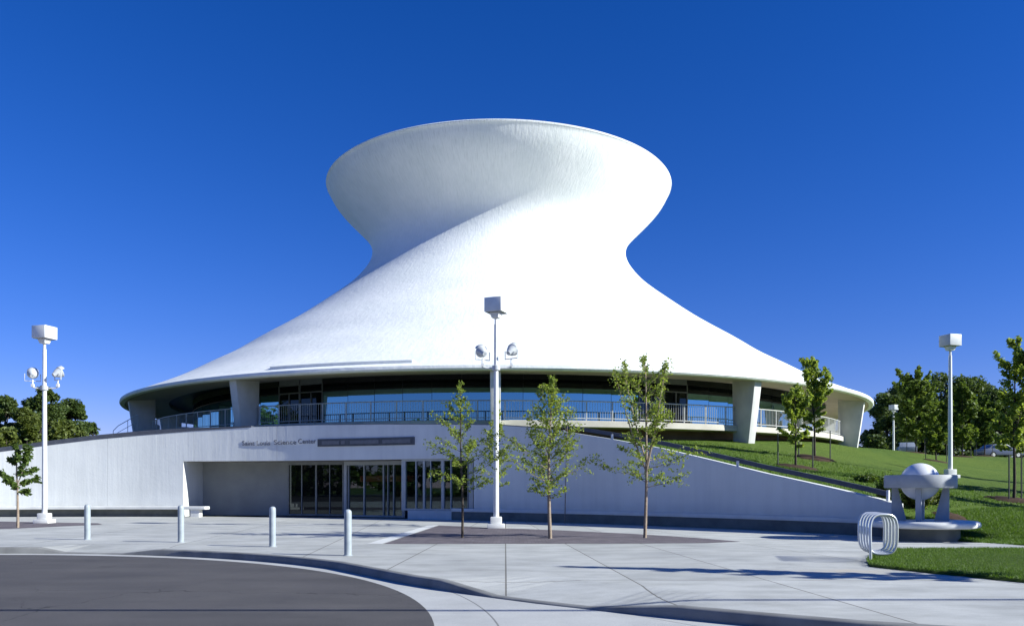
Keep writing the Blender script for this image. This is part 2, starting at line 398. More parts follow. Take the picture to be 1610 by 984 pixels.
# ------------------------------------------------------------------ mesh helpers
class MB:
    def __init__(s):
        s.v = []; s.f = []
    def add(s, vs, fs):
        k = len(s.v)
        s.v.extend([tuple(p) for p in vs])
        s.f.extend([tuple(i + k for i in f) for f in fs])
        return s
    def box(s, x0, x1, y0, y1, z0, z1, mat=None):
        P = [(x0, y0, z0), (x1, y0, z0), (x1, y1, z0), (x0, y1, z0), (x0, y0, z1), (x1, y0, z1), (x1, y1, z1), (x0, y1, z1)]
        if mat is not None:
            P = [tuple(mat @ Vector(p)) for p in P]
        return s.add(P, [(0, 3, 2, 1), (4, 5, 6, 7), (0, 1, 5, 4), (1, 2, 6, 5), (2, 3, 7, 6), (3, 0, 4, 7)])
    def frustum(s, lo, hi, z0, z1, cx=0, cy=0):
        a, b = lo; c, d = hi
        P = [(cx - a, cy - b, z0), (cx + a, cy - b, z0), (cx + a, cy + b, z0), (cx - a, cy + b, z0), (cx - c, cy - d, z1), (cx + c, cy - d, z1), (cx + c, cy + d, z1), (cx - c, cy + d, z1)]
        return s.add(P, [(0, 3, 2, 1), (4, 5, 6, 7), (0, 1, 5, 4), (1, 2, 6, 5), (2, 3, 7, 6), (3, 0, 4, 7)])
    def prism(s, poly, z0, z1):
        n = len(poly)
        P = [(x, y, z0) for x, y in poly] + [(x, y, z1) for x, y in poly]
        fs = [tuple(range(n - 1, -1, -1)), tuple(range(n, 2 * n))]
        for i in range(n):
            j = (i + 1) % n
            fs.append((i, j, n + j, n + i))
        return s.add(P, fs)
    def tube(s, pts, r, seg=8, closed=False, caps=True):
        pts = [Vector(p) for p in pts]
        n = len(pts)
        rs = r if hasattr(r, '__len__') else [r] * n
        k0 = len(s.v)
        up = None
        for i, p in enumerate(pts):
            if closed:
                d = pts[(i + 1) % n] - pts[i - 1]
            else:
                d = pts[min(i + 1, n - 1)] - pts[max(i - 1, 0)]
            d.normalize()
            if up is None:
                up = Vector((0, 0, 1)) if abs(d.z) < 0.9 else Vector((1, 0, 0))
            u = (up - d * up.dot(d)).normalized()
            up = u
            v = d.cross(u)
            for j in range(seg):
                a = 2 * math.pi * j / seg
                q = p + (u * math.cos(a) + v * math.sin(a)) * rs[i]
                s.v.append(tuple(q))
        m = n if closed else n - 1
        for i in range(m):
            a = k0 + i * seg; b = k0 + ((i + 1) % n) * seg
            for j in range(seg):
                jj = (j + 1) % seg
                s.f.append((a + j, a + jj, b + jj, b + j))
        if not closed and caps:
            s.f.append(tuple(k0 + j for j in range(seg - 1, -1, -1)))
            s.f.append(tuple(k0 + (n - 1) * seg + j for j in range(seg)))
        return s
    def lathe(s, prof, seg=32, cx=0, cy=0, a0=0.0, a1=2 * math.pi, closed_prof=False):
        full = abs(a1 - a0 - 2 * math.pi) < 1e-6
        cols = seg if full else seg + 1
        k0 = len(s.v); n = len(prof)
        for j in range(cols):
            a = a0 + (a1 - a0) * j / seg
            for r, z in prof:
                s.v.append((cx + r * math.cos(a), cy + r * math.sin(a), z))
        for j in range(seg):
            jj = (j + 1) % cols if full else j + 1
            for i in range(n if closed_prof else n - 1):
                ii = (i + 1) % n
                s.f.append((k0 + j * n + i, k0 + jj * n + i, k0 + jj * n + ii, k0 + j * n + ii))
        if not full and closed_prof:
            s.f.append(tuple(k0 + i for i in range(n)))
            s.f.append(tuple(k0 + seg * n + i for i in range(n - 1, -1, -1)))
        return s
    def build(s, name, mat, parent=None, smooth=True, bevel=0.0, ang=32, loc=None):
        me = bpy.data.meshes.new(name)
        me.from_pydata(s.v, [], s.f)
        me.update()
        bm = bmesh.new(); bm.from_mesh(me)
        bmesh.ops.remove_doubles(bm, verts=bm.verts, dist=1e-5)
        bmesh.ops.recalc_face_normals(bm, faces=bm.faces)
        if bevel:
            es = [e for e in bm.edges if len(e.link_faces) == 2 and e.calc_face_angle(0) > rad(30)]
            bmesh.ops.bevel(bm, geom=es, offset=bevel, segments=2, profile=0.6, affect='EDGES', clamp_overlap=True)
        bm.to_mesh(me); bm.free()
        me.materials.append(mat)
        o = bpy.data.objects.new(name, me)
        C.objects.link(o)
        if smooth:
            me.polygons.foreach_set('use_smooth', [True] * len(me.polygons))
            me.set_sharp_from_angle(angle=rad(ang))
        if parent: o.parent = parent
        if loc: o.location = loc
        return o

def tag(o, label, cat, group=None):
    o['label'] = label; o['category'] = cat
    if group: o['group'] = group
    return o
def thing(name, loc, label, cat, group=None, rz=0.0):
    o = bpy.data.objects.new(name, None)
    o.empty_display_size = 0.3
    C.objects.link(o); o.location = loc; o.rotation_euler = (0, 0, rz)
    return tag(o, label, cat, group)
def struct(o, kind='structure'):
    o['kind'] = kind
    return o
def copy_tree(o, parent=None):
    c = o.copy(); C.objects.link(c); c.parent = parent
    for ch in list(o.children): copy_tree(ch, c)
    return c
def at(px, d, py=None):
    """world point seen at photo pixel px, depth d (py gives height)"""
    x = (px - 805) / F * d
    return (x, d) if py is None else (x, d, CAMH + (766 - py) / F * d)

# ------------------------------------------------------------------ the wall's arc, the terrain
WX, WY, WR = -20.5, 4.1, 38.0
def arc(th, r):            # th in degrees from +Y towards +X
    return (WX + r * math.sin(rad(th)), WY + r * math.cos(rad(th)))
def th_of_px(px, r=WR):    # angle where the sight line of a photo column meets the arc
    k = (px - 805) / F
    a, b, c = 1 + k * k, -2 * (k * WX + WY), WX * WX + WY * WY - r * r
    y = (-b + math.sqrt(b * b - 4 * a * c)) / (2 * a)
    return math.degrees(math.atan2(k * y - WX, y - WY))
top_px = [(-420, 748), (-200, 728), (0, 710), (80, 699), (150, 690.5), (220, 684), (300, 677.5), (400, 671), (500, 668), (600, 667), (700, 667), (780, 668), (830, 671.5), (880, 677), (960, 690), (1040, 705), (1120, 724), (1200, 743.5), (1300, 765.5), (1370, 782), (1410, 792)]
_t, _z = [], []
for px, py in top_px:
    th = th_of_px(px) if px > -300 else th_of_px(-300) - 6
    x, y = arc(th, WR)
    _t.append(th); _z.append(CAMH + (766 - py) / F * y)
TH1 = th_of_px(1408)
def wall_top(th):
    return float(np.interp(th, _t, _z))

BX, BY = -1.09, 70.0       # centre of the planetarium
cps = []
for px, z in ((0, .15), (150, .15), (300, .15), (500, .12), (700, .12), (830, .15), (960, .15), (1040, .15), (1120, .15), (1200, .15), (1300, .15), (1370, .18), (1405, .25)):
    th = th_of_px(px); x, y = arc(th, 38.6); cps.append((x, y, wall_top(th) - z))
cps += [(13.2, 45.3, 3.95), (23.7, 55.7, 4.2), (20.5, 50.8, 4.1), (-1.1, 41.6, 4.15), (-15.4, 45.3, 4.05), (-26, 55.7, 4.1), (BX, BY, 4.3), (25.7, 47.8, 2.55), (20.45, 38, 1.95), (18.4, 30, .94),
        (14.8, 40, 2.94), (12.4, 36, 2.37), (37.8, 75, 4.5), (45, 80, 4.6), (55, 88, 4.4), (32.5, 70, 4.75), (23.4, 44, 2.2), (13.3, 30, 1.75), (13.4, 20.6, .03), (14.5, 18, .03),
        (12.6, 23.5, .10), (20, 12, .02), (30, 5, 0), (60, 20, .4), (100, 60, 3.6), (-60, 60, 3.3), (-60, 120, 3.8), (0, 150, 4.4), (120, 150, 4.8), (70, 110, 4.6), (20, 25.5, .55), (26, 34, 1.3), (36, 50, 1.9),
        (-60, 45, 3.0), (35, 62, 3.1), (16, 22.3, .18), (48, 60, 2.9)]
cp = np.array(cps)
def _phi(r):
    return np.where(r > 1e-9, r * r * np.log(np.maximum(r, 1e-9)), 0.0)
_n = len(cp)
_A = np.zeros((_n + 3, _n + 3))
_d = np.hypot(cp[:, None, 0] - cp[None, :, 0], cp[:, None, 1] - cp[None, :, 1])
_A[:_n, :_n] = _phi(_d) + np.eye(_n) * 0.5
_A[:_n, _n] = 1; _A[:_n, _n + 1:] = cp[:, :2]; _A[_n, :_n] = 1; _A[_n + 1:, :_n] = cp[:, :2].T
_w = np.linalg.solve(_A, np.concatenate([cp[:, 2], [0, 0, 0]]))
def terr(x, y):
    r = np.hypot(x - cp[:, 0], y - cp[:, 1])
    z = float(_phi(r) @ _w[:_n] + _w[_n] + _w[_n + 1] * x + _w[_n + 2] * y)
    far = min(1.0, max(0.0, (math.hypot(x, y - 40) - 90) / 90))
    return z * (1 - far) + 4.3 * far

def ground_z(x, y):
    return terr(x, y)

# --- lawn hill: polar sheet about the wall's centre
mb = MB()
ths = list(np.arange(-46, 57.9, 0.6)) + list(np.arange(58.0, 118.1, 0.5))
rs = [37.75, 38.2] + list(np.arange(38.6, 60, 0.7)) + list(np.arange(60, 110, 2.5)) + [120, 140, 170, 220, 300, 420]
vid = {}
for i, th in enumerate(ths):
    for j, r in enumerate(rs):
        rr = r
        if th < TH1 and j < 2: rr = 38.20 + 0.02 * j
        x, y = arc(th, rr)
        z = terr(x, y)
        if th < TH1 and j < 2:
            z = min(z, wall_top(th) - .12)
        if th >= TH1 and j == 0: z = min(z, 0.03)
        if th > 75: z = max(0.0, min(z, 0.03 + 0.25 * (j > 3) * (r - 38.6))) if j > 3 else 0.03
        # the shell's footprint stays level under the deck
        if math.hypot(x - BX, y - BY) < 26: z = min(max(z, 3.9), 4.2)
        vid[i, j] = len(mb.v); mb.v.append((x, y, z))
# leave out the entrance hall cut into the hill
TL, TRW = th_of_px(288), th_of_px(745)
for i in range(len(ths) - 1):
    for j in range(len(rs) - 1):
        mb.f.append((vid[i, j], vid[i + 1, j], vid[i + 1, j + 1], vid[i, j + 1]))
lawn = struct(mb.build('lawn', M['lawn'], ang=180))

# --- flat ground to the horizon
g = MB(); g.add([(-3000, -3000, -0.45), (3000, -3000, -0.45), (3000, 3000, -0.45), (-3000, 3000, -0.45)], [(0, 1, 2, 3)])
struct(g.build('ground', M['brick'], smooth=False))

# ------------------------------------------------------------------ road, kerb, gutter, plaza
RX, RY = -12.5, 8.3
def rarc(a, r): return (RX + r * math.cos(rad(a)), RY + r * math.sin(rad(a)))
kerb = [rarc(a, 12.08) for a in np.arange(180, 39, -3.0)]
kerb += [(-2.55, 14.72), (-1.75, 13.85), (-1.02, 13.0), (-.30, 12.2), (.34, 11.6), (.98, 11.08), (1.55, 10.64), (2.10, 10.24), (3.0, 9.62), (3.9, 9.06), (5.4, 8.36), (7.5, 7.6), (11, 6.7), (18, 5.6), (60, 3.0)]
kerb = [p for i, p in enumerate(kerb) if not (i < 48 and i >= 47)]
def kz(x, y):
    """drop of the pavement edge at the two kerb cuts (metres)"""
    z = 0.0
    if y < 13.6 and x < 3:       # ramp between the kerb returns
        t = x
        if -1.15 < t < 2.05:
            if t < -.28: z = -.13 * (t + 1.15) / .87
            elif t < .98: z = -.13
            else: z = -.13 * (2.05 - t) / 1.07
    if y > 15:                   # cut on the far left
        px = 805 + x / y * F
        if 60 < px < 245:
            z = -.125 * min(1, (px - 60) / 40, (245 - px) / 55)
    return z
# dense kerb line
kd = []
for (x0, y0), (x1, y1) in zip(kerb[:-1], kerb[1:]):
    L = math.hypot(x1 - x0, y1 - y0); n = max(1, int(L / 0.22)) if L < 6 else 6
    for i in range(n): kd.append((x0 + (x1 - x0) * i / n, y0 + (y1 - y0) * i / n))
kd.append(kerb[-1])
def nrm(i):
    a = kd[max(i - 1, 0)]; b = kd[min(i + 1, len(kd) - 1)]
    dx, dy = b[0] - a[0], b[1] - a[1]; l = math.hypot(dx, dy)
    return (-dy / l, dx / l)     # left of travel = pavement side (travel goes from left round to right)
kb = MB()
prof_n = 5
for i, (x, y) in enumerate(kd):
    nx, ny = nrm(i); z = kz(x, y)
    pts = [(x - nx * .012, y - ny * .012, -.20), (x - nx * .005, y - ny * .005, z - .022), (x + nx * .02, y + ny * .02, z + .001), (x + nx * .15, y + ny * .15, z + .004), (x + nx * .15, y + ny * .15, -.2)]
    kb.v.extend(pts)
for i in range(len(kd) - 1):
    for j in range(prof_n - 1):
        a = i * prof_n + j; b = (i + 1) * prof_n + j
        kb.f.append((a, b, b + 1, a + 1))
struct(kb.build('kerb', M['kerb'], ang=50))
# ramp faces: strips behind the kerb that climb back to plaza level
plaza = MB()
back = []
for i, (x, y) in enumerate(kd):
    nx, ny = nrm(i); z = kz(x, y)
    deep = 1.55 if (y < 13.6) else 1.1
    p0 = (x + nx * .15, y + ny * .15, z); 
    p1 = (x + nx * (.15 + deep), y + ny * (.15 + deep), 0.0)
    plaza.v.extend([p0, p1]); back.append((p1[0], p1[1]))
for i in range(len(kd) - 1):
    plaza.f.append((2 * i, 2 * i + 2, 2 * i + 3, 2 * i + 1))
# plaza sheet from the ramp line back to the wall arc and out to the lawn
n = len(kd)
k0 = len(plaza.v)
far = []
for i in range(n):
    bx, by = back[i]
    t = i / (n - 1)
    far.append((bx, by))
outer = [arc(th, 38.3) for th in np.arange(-70, 80, 1.0)]
poly = back + [(60, 12), (60, 16)] + [arc(th, 38.3) for th in np.arange(78, -72, -1.5)] + [(-60, 14)]
poly = [p for p in poly]
import mathutils.geometry as mg
tri = mg.tessellate_polygon([[Vector((x, y, 0)) for x, y in poly]])
plaza.add([(x, y, 0.0) for x, y in poly], tri)
struct(plaza.build('plaza', M['plaza'], smooth=False))
# gutter and apron sheet, then asphalt 4 mm above
gt = MB(); gp = [(x + nrm(i)[0] * .06, y + nrm(i)[1] * .06) for i, (x, y) in enumerate(kd)]
gpoly = gp + [(60, -57), (-130, -57), (-130, 8)]
gt.add([(x, y, -.152) for x, y in gpoly], mg.tessellate_polygon([[Vector((x, y, 0)) for x, y in gpoly]]))
struct(gt.build('gutter', M['gutter'], smooth=False))
asp = MB()
apoly = [rarc(a, 11.66) for a in np.arange(180, -0.1, -2.0)] + [(-.6, 6.5), (.3, 5.2), (2, 4.0), (5, 2.6), (12, .8), (59, -6), (59, -55), (-129, -55), (-129, 8.3)]
asp.add([(x, y, -.147) for x, y in apoly], mg.tessellate_polygon([[Vector((x, y, 0)) for x, y in apoly]]))
struct(asp.build('road', M['asphalt'], smooth=False))
# clay paver beds
pb = MB()
bed = [(-3.42, 21.65), (-2.88, 32.2), (-.6, 30.2), (1.7, 28.5), (4.0, 26.3), (5.4, 24.4), (6.35, 22.6), (5.2, 21.95), (2.5, 21.75)]
pb.add([(x, y, .004) for x, y in bed], mg.tessellate_polygon([[Vector((x, y, 0)) for x, y in bed]]))
bed2 = [(-32, 28.4), (-32, 36.6), (-24, 36.4), (-17.4, 34.2), (-16.6, 33.0), (-18.2, 29.6), (-20.5, 27.6)]
pb.add([(x, y, .004) for x, y in bed2], mg.tessellate_polygon([[Vector((x, y, 0)) for x, y in bed2]]))
bd = MB().add([(-3.46, 21.65, .006), (-3.86, 21.65, .006), (-3.30, 32.4, .006), (-2.92, 32.3, .006)], [(0, 1, 2, 3)])
struct(bd.build('paving_band', M['band'], smooth=False))
struct(pb.build('paver_bed', M['pavers'], smooth=False))
# near lawn on the right, a soft mound 60 mm proud of the pavement
nl = MB()
edge = [(6.75, 15.4), (7.1, 16.3), (7.9, 17.9), (9.0, 19.2), (11, 19.35), (13.0, 19.25), (15.5, 18.6), (20, 16), (20, 8), (12, 8.6), (9.6, 10.2), (8.1, 12.7), (7.2, 14.4)]
def resample(pl, step):
    out = []
    for (a, b) in zip(pl, pl[1:] + pl[:1]):
        L = math.hypot(b[0] - a[0], b[1] - a[1]); k = max(1, int(L / step))
        for i in range(k): out.append((a[0] + (b[0] - a[0]) * i / k, a[1] + (b[1] - a[1]) * i / k))
    return out
re_ = resample(edge, 0.12)
rng = random.Random(5)
re_ = [(x + rng.uniform(-.03, .03), y + rng.uniform(-.03, .03)) for x, y in re_]
cxn, cyn = 11.5, 14.6
rings = []
for q, z in ((1.0, .004), (.985, .05), (.93, .07), (.6, .085), (.2, .09)):
    rings.append([(cxn + (x - cxn) * q, cyn + (y - cyn) * q, z) for x, y in re_])
nr = len(re_)
for rg in rings: nl.v.extend(rg)
nl.v.append((cxn, cyn, .09))
for k in range(len(rings) - 1):
    for i in range(nr):
        j = (i + 1) % nr
        nl.f.append((k * nr + i, k * nr + j, (k + 1) * nr + j, (k + 1) * nr + i))
for i in range(nr):
    nl.f.append(((len(rings) - 1) * nr + i, (len(rings) - 1) * nr + (i + 1) % nr, len(nl.v) - 1))
struct(nl.build('front_lawn', M['front_lawn'], ang=180))

def quick_mesh(name, verts, faces, mat, parent=None, smooth=False):
    me = bpy.data.meshes.new(name)
    me.from_pydata(verts, [], faces); me.update()
    me.materials.append(mat)
    if smooth: me.polygons.foreach_set('use_smooth', [True] * len(me.polygons))
    o = bpy.data.objects.new(name, me); C.objects.link(o)
    if parent: o.parent = parent
    return o

# grass blades where the camera is close enough to see them
rr = np.random.default_rng(11)
def inside(x, y, pl):
    c = False; n = len(pl); j = n - 1
    for i in range(n):
        xi, yi = pl[i]; xj, yj = pl[j]
        if (yi > y) != (yj > y) and x < (xj - xi) * (y - yi) / (yj - yi) + xi: c = not c
        j = i
    return c
bv, bf = [], []
def blade(x, y, z, h, wd):
    a = rr.uniform(0, 2 * math.pi); lx, ly = rr.normal(0, h * .45, 2)
    k = len(bv); c, s = math.cos(a) * wd, math.sin(a) * wd
    bv.extend([(x - c, y - s, z), (x + c, y + s, z), (x + lx, y + ly, z + h)])
    bf.append((k, k + 1, k + 2))
cnt = 0
while cnt < 38000:
    x = rr.uniform(6.5, 15); y = rr.uniform(9, 19.5)
    if x / y > .68: continue
    if inside(x, y, edge):
        blade(x, y, .05, rr.uniform(.03, .075), .006); cnt += 1
cnt = 0
while cnt < 30000:
    th = rr.uniform(TH1 + .4, 70); r = 37.8 + abs(rr.normal(0, 5.0))
    x, y = arc(th, r)
    if x / y > .70: continue
    blade(x, y, terr(x, y) - .01, rr.uniform(.05, .10), .010); cnt += 1
cnt = 0
while cnt < 26000:
    th = rr.uniform(th_of_px(870), TH1); r = 38.5 + rr.uniform(0, 12)
    x, y = arc(th, r)
    if math.hypot(x - BX, y - BY) < 26.5: continue
    blade(x, y, terr(x, y) - .01, rr.uniform(.05, .11), .013); cnt += 1
struct(quick_mesh('grass_blades', bv, bf, M['blade']), 'stuff')

# ------------------------------------------------------------------ the planetarium
bld = thing('planetarium', (BX, BY, 0), 'white hourglass shaped concrete planetarium with flared top and wide low eaves', 'building')
prof = [(29.4, 6.1), (27.25, 7.0), (25.6, 7.8), (24.05, 8.7), (22.4, 9.6), (20.6, 10.8), (18.7, 12.0), (16.88, 13.2), (15.25, 14.4), (13.8, 15.5), (12.62, 16.5), (11.72, 17.5), (11.05, 18.5), (10.75, 19.5), (10.80, 20.2), (11.18, 21.0), (11.9, 21.8), (12.72, 22.6), (13.5, 23.4), (14.08, 24.15), (14.46, 24.95)]
pz = np.array([p[1] for p in prof]) + CAMH; pr = np.array([p[0] for p in prof])
# natural cubic through the samples
def spline(xs, ys, xq):
    n = len(xs); h = np.diff(xs); A = np.eye(n); b = np.zeros(n)
    for i in range(1, n - 1):
        A[i, i - 1:i + 2] = [h[i - 1], 2 * (h[i - 1] + h[i]), h[i]]
        b[i] = 6 * ((ys[i + 1] - ys[i]) / h[i] - (ys[i] - ys[i - 1]) / h[i - 1])
    mm = np.linalg.solve(A, b); out = []
    for q in xq:
        i = min(max(np.searchsorted(xs, q) - 1, 0), n - 2); t = q - xs[i]
        out.append(ys[i] + t * ((ys[i + 1] - ys[i]) / h[i] - h[i] * (2 * mm[i] + mm[i + 1]) / 6) + t * t * mm[i] / 2 + t ** 3 * (mm[i + 1] - mm[i]) / (6 * h[i]))
    return out
zq = np.concatenate([np.linspace(pz[0], pz[-1], 90)])
rq = spline(pz, pr, zq)
rq = np.convolve(np.concatenate([[rq[0]] * 2, rq, [rq[-1]] * 2]), [.1, .2, .4, .2, .1], 'valid')
rq[0] = 29.42; rq[-1] = 14.47
sh = [(r, z) for r, z in zip(rq, zq)]
lip = [(14.52, 26.48), (14.54, 26.55), (14.49, 26.61), (14.07, 26.61), (13.9, 26.45), (13.2, 25.2), (12.0, 24.6), (0.02, 24.6)]
bot = [(26.4, 7.66), (29.1, 7.36), (29.38, 7.38), (29.44, 7.46)]
MB().lathe(bot[1:] + sh + lip, 160).build('roof_shell', M['shell'], bld, ang=40)
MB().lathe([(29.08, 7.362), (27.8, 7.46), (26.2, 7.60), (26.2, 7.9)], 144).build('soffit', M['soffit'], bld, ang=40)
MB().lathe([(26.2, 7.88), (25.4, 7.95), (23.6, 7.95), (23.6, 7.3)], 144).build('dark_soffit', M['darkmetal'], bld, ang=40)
# raised ledge on the lower roof edge, front left
a0, a1 = rad(-90 - 24.5), rad(-90 - 8.0)
lg = MB().lathe([(28.5, 7.92), (28.75, 7.84), (28.80, 7.99), (28.5, 8.07)], 30, 0, 0, a0, a1, True)
lg.build('roof_ledge', M['shell'], bld, smooth=False)
# radial fin columns, wider at the top
def fin_col(phi):
    m = MB()
    c, s = math.cos(phi), math.sin(phi)
    hw_t, hw_b = .27, .25
    zt = 7.58; zb = 3.6
    ri, ro_t, ro_b = 27.35, 29.0, 28.45
    ri_t = 27.3
    def P(r, wd, z): return (s * r + c * wd, -c * r + s * wd, z)
    zt_o = 7.36 + 0.03
    vs = [P(ri, -hw_b, zb), P(ro_b, -hw_b, zb), P(ro_b, hw_b, zb), P(ri, hw_b, zb), P(ri_t, -hw_t, 7.56), P(ro_t, -hw_t, zt_o), P(ro_t, hw_t, zt_o), P(ri_t, hw_t, 7.56)]
    m.add(vs, [(0, 3, 2, 1), (4, 5, 6, 7), (0, 1, 5, 4), (1, 2, 6, 5), (2, 3, 7, 6), (3, 0, 4, 7)])
    return m
for k in range(12):
    fin_col(rad(30 * k + .5)).build('column', M['column'], bld, bevel=0.03)
# deck, base wall, inner core
deck = MB().lathe([(27.7, 4.68), (27.7, 4.98), (27.64, 5.01), (23.5, 5.01), (23.5, 4.68)], 160, closed_prof=True)
deck.build('deck', M['slab'], bld, ang=40)
MB().lathe([(26.2, 3.4), (26.2, 4.70)], 120).build('base_wall', M['brownwall'], bld)
MB().lathe([(23.2, 3.8), (23.2, 7.94), (0.1, 7.94)], 96).build('core_wall', M['darkroom'], bld)
# faceted glass band
RG = 24.5
step = 4.0
for k in range(-27, 27):
    p0, p1 = k * step, (k + 1) * step
    mid = (p0 + p1) / 2
    door = (-34 < mid < -24) or (18.5 < mid < 27.5)
    a, b = rad(p0), rad(p1)
    A = Vector((RG * math.sin(a), -RG * math.cos(a), 0)); B = Vector((RG * math.sin(b), -RG * math.cos(b), 0))
    dv = (B - A).normalized(); nv = Vector((math.sin(rad(mid)), -math.cos(rad(mid)), 0))
    L = (B - A).length
    mt = Matrix((( dv.x, nv.x, 0, A.x), (dv.y, nv.y, 0, A.y), (0, 0, 1, 0), (0, 0, 0, 1)))
    fr = MB()
    fw = .010 if not door else .055
    pj = .06 if door else .006
    fr.box(0.002, fw, -.05, pj, 5.02, 7.60, mt); fr.box(L - fw, L - .002, -.05, pj, 5.02, 7.60, mt)
    fr.box(fw, L - fw, -.05, .05, 5.02, 5.11, mt)
    fr.box(fw, L - fw, -.05, .055, 7.08, 7.15, mt)
    fr.box(fw, L - fw, -.05, .05, 7.55, 7.92, mt)
    if door:
        fr.box(L * .5 - .03, L * .5 + .03, -.05, .06, 5.11, 7.08, mt)
    fo = fr.build('window', M['greymetal'] if door else M['darkmetal'], bld, smooth=False)
    gl = MB(); tl = rr.uniform(-.004, .004)
    gl.box(fw, L - fw, -.012 + tl, tl, 5.11, 7.08, mt); 
    gl.build('pane', M['darkglass'] if door else M['glass'], fo, smooth=False)
    g2 = MB().box(fw, L - fw, -.012, 0, 7.15, 7.55, mt)
    g2.build('transom_pane', M['darkglass'], fo, smooth=False)
# deck railing between the columns
RR = 27.50
def cyl(phi, r, z): return (r * math.sin(rad(phi)), -r * math.cos(rad(phi)), z)
ph = [k for k in np.arange(-105, 105.1, 1.5)]
rl = MB()
rl.tube([cyl(p, RR, 6.04) for p in ph], .030, 6)
rl.tube([cyl(p, RR, 5.14) for p in ph], .022, 6)
rail = rl.build('railing', M['rail'], bld)
bal = MB()
for p in np.arange(-104, 104, .30):
    x, y, _ = cyl(p, RR, 0); bal.box(x - .008, x + .008, y - .008, y + .008, 5.15, 6.03)
bal.build('balusters', M['rail'], rail, smooth=False)
for p in np.arange(-103.5, 104, 3.0):
    x, y, _ = cyl(p, RR, 0)
    MB().box(x - .028, x + .028, y - .028, y + .028, 5.01, 6.06).build('rail_post', M['rail'], rail, smooth=False)
# pale boxes standing in for bright sky seen through gaps at the deck
for px, d, w_, h_ in ((243, 56.5, .5, .85), (288, 52.8, .8, .40)):
    x, y = at(px, d)
    t = thing('sky_gap_box', (x, y, 5.01), {243: 'tall pale stand-in box for sky showing through, beside far left column', 288: 'low wide pale stand-in box for sky showing through, behind left wall coping'}[px], 'vent', 'boxes standing in for sky gaps')
    MB().box(-w_ / 2, w_ / 2, -.25, .25, 0, h_ * .82).build('housing', M['white'], t, bevel=.02)
    MB().frustum((w_ / 2 + .05, .3), (w_ / 2 - .05, .2), h_ * .82 + .003, h_).build('cap', M['white'], t, bevel=.015)

# ------------------------------------------------------------------ entrance wall (concave, cut into the hill)
ew = thing('entrance_wall', (0, 0, 0), 'long concave white entrance wall with recessed glass doors and sloping ends', 'wall')
TH0 = -40.0
def arcwall(mb, th0, th1, r0, r1, zb, zt, step=0.5):
    n = max(1, int(abs(th1 - th0) / step)); k0 = len(mb.v)
    for i in range(n + 1):
        th = th0 + (th1 - th0) * i / n
        zb_ = zb(th) if callable(zb) else zb; zt_ = zt(th) if callable(zt) else zt
        for r, z in ((r0, zb_), (r1, zb_), (r1, zt_), (r0, zt_)):
            x, y = arc(th, r); mb.v.append((x, y, z))
    for i in range(n):
        for j in range(4):
            jj = (j + 1) % 4
            mb.f.append((k0 + i * 4 + j, k0 + i * 4 + jj, k0 + (i + 1) * 4 + jj, k0 + (i + 1) * 4 + j))
    mb.f.append((k0, k0 + 1, k0 + 2, k0 + 3)); k1 = k0 + n * 4
    mb.f.append((k1 + 3, k1 + 2, k1 + 1, k1))
    return mb
TLI = 2.85      # lintel height
T_SILL = th_of_px(641)
wl = MB()
arcwall(wl, TH0, TL, WR, WR + .40, 0.0, wall_top)
arcwall(wl, TL, TRW, WR, WR + .40, TLI, wall_top)
arcwall(wl, TRW, TH1, WR, WR + .40, 0.0, wall_top)
arcwall(wl, T_SILL, TRW, WR, WR + .40, 0.0, .40)
wl.build('wall', M['wall'], ew, ang=20)
# left reveal, back wall and ceiling of the recess
RB = 40.15
T_G0 = th_of_px(453, RB)
rv = MB(); arcwall(rv, TL - .45, TL, WR + .402, RB + .3, 0, TLI)
rv.build('reveal_wall', M['wall'], ew, smooth=False)
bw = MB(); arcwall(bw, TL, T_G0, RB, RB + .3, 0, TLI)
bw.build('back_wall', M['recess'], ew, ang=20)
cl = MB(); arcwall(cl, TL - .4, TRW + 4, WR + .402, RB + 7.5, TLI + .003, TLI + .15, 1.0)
cl.build('recess_ceiling', M['ceiling'], ew, ang=20)
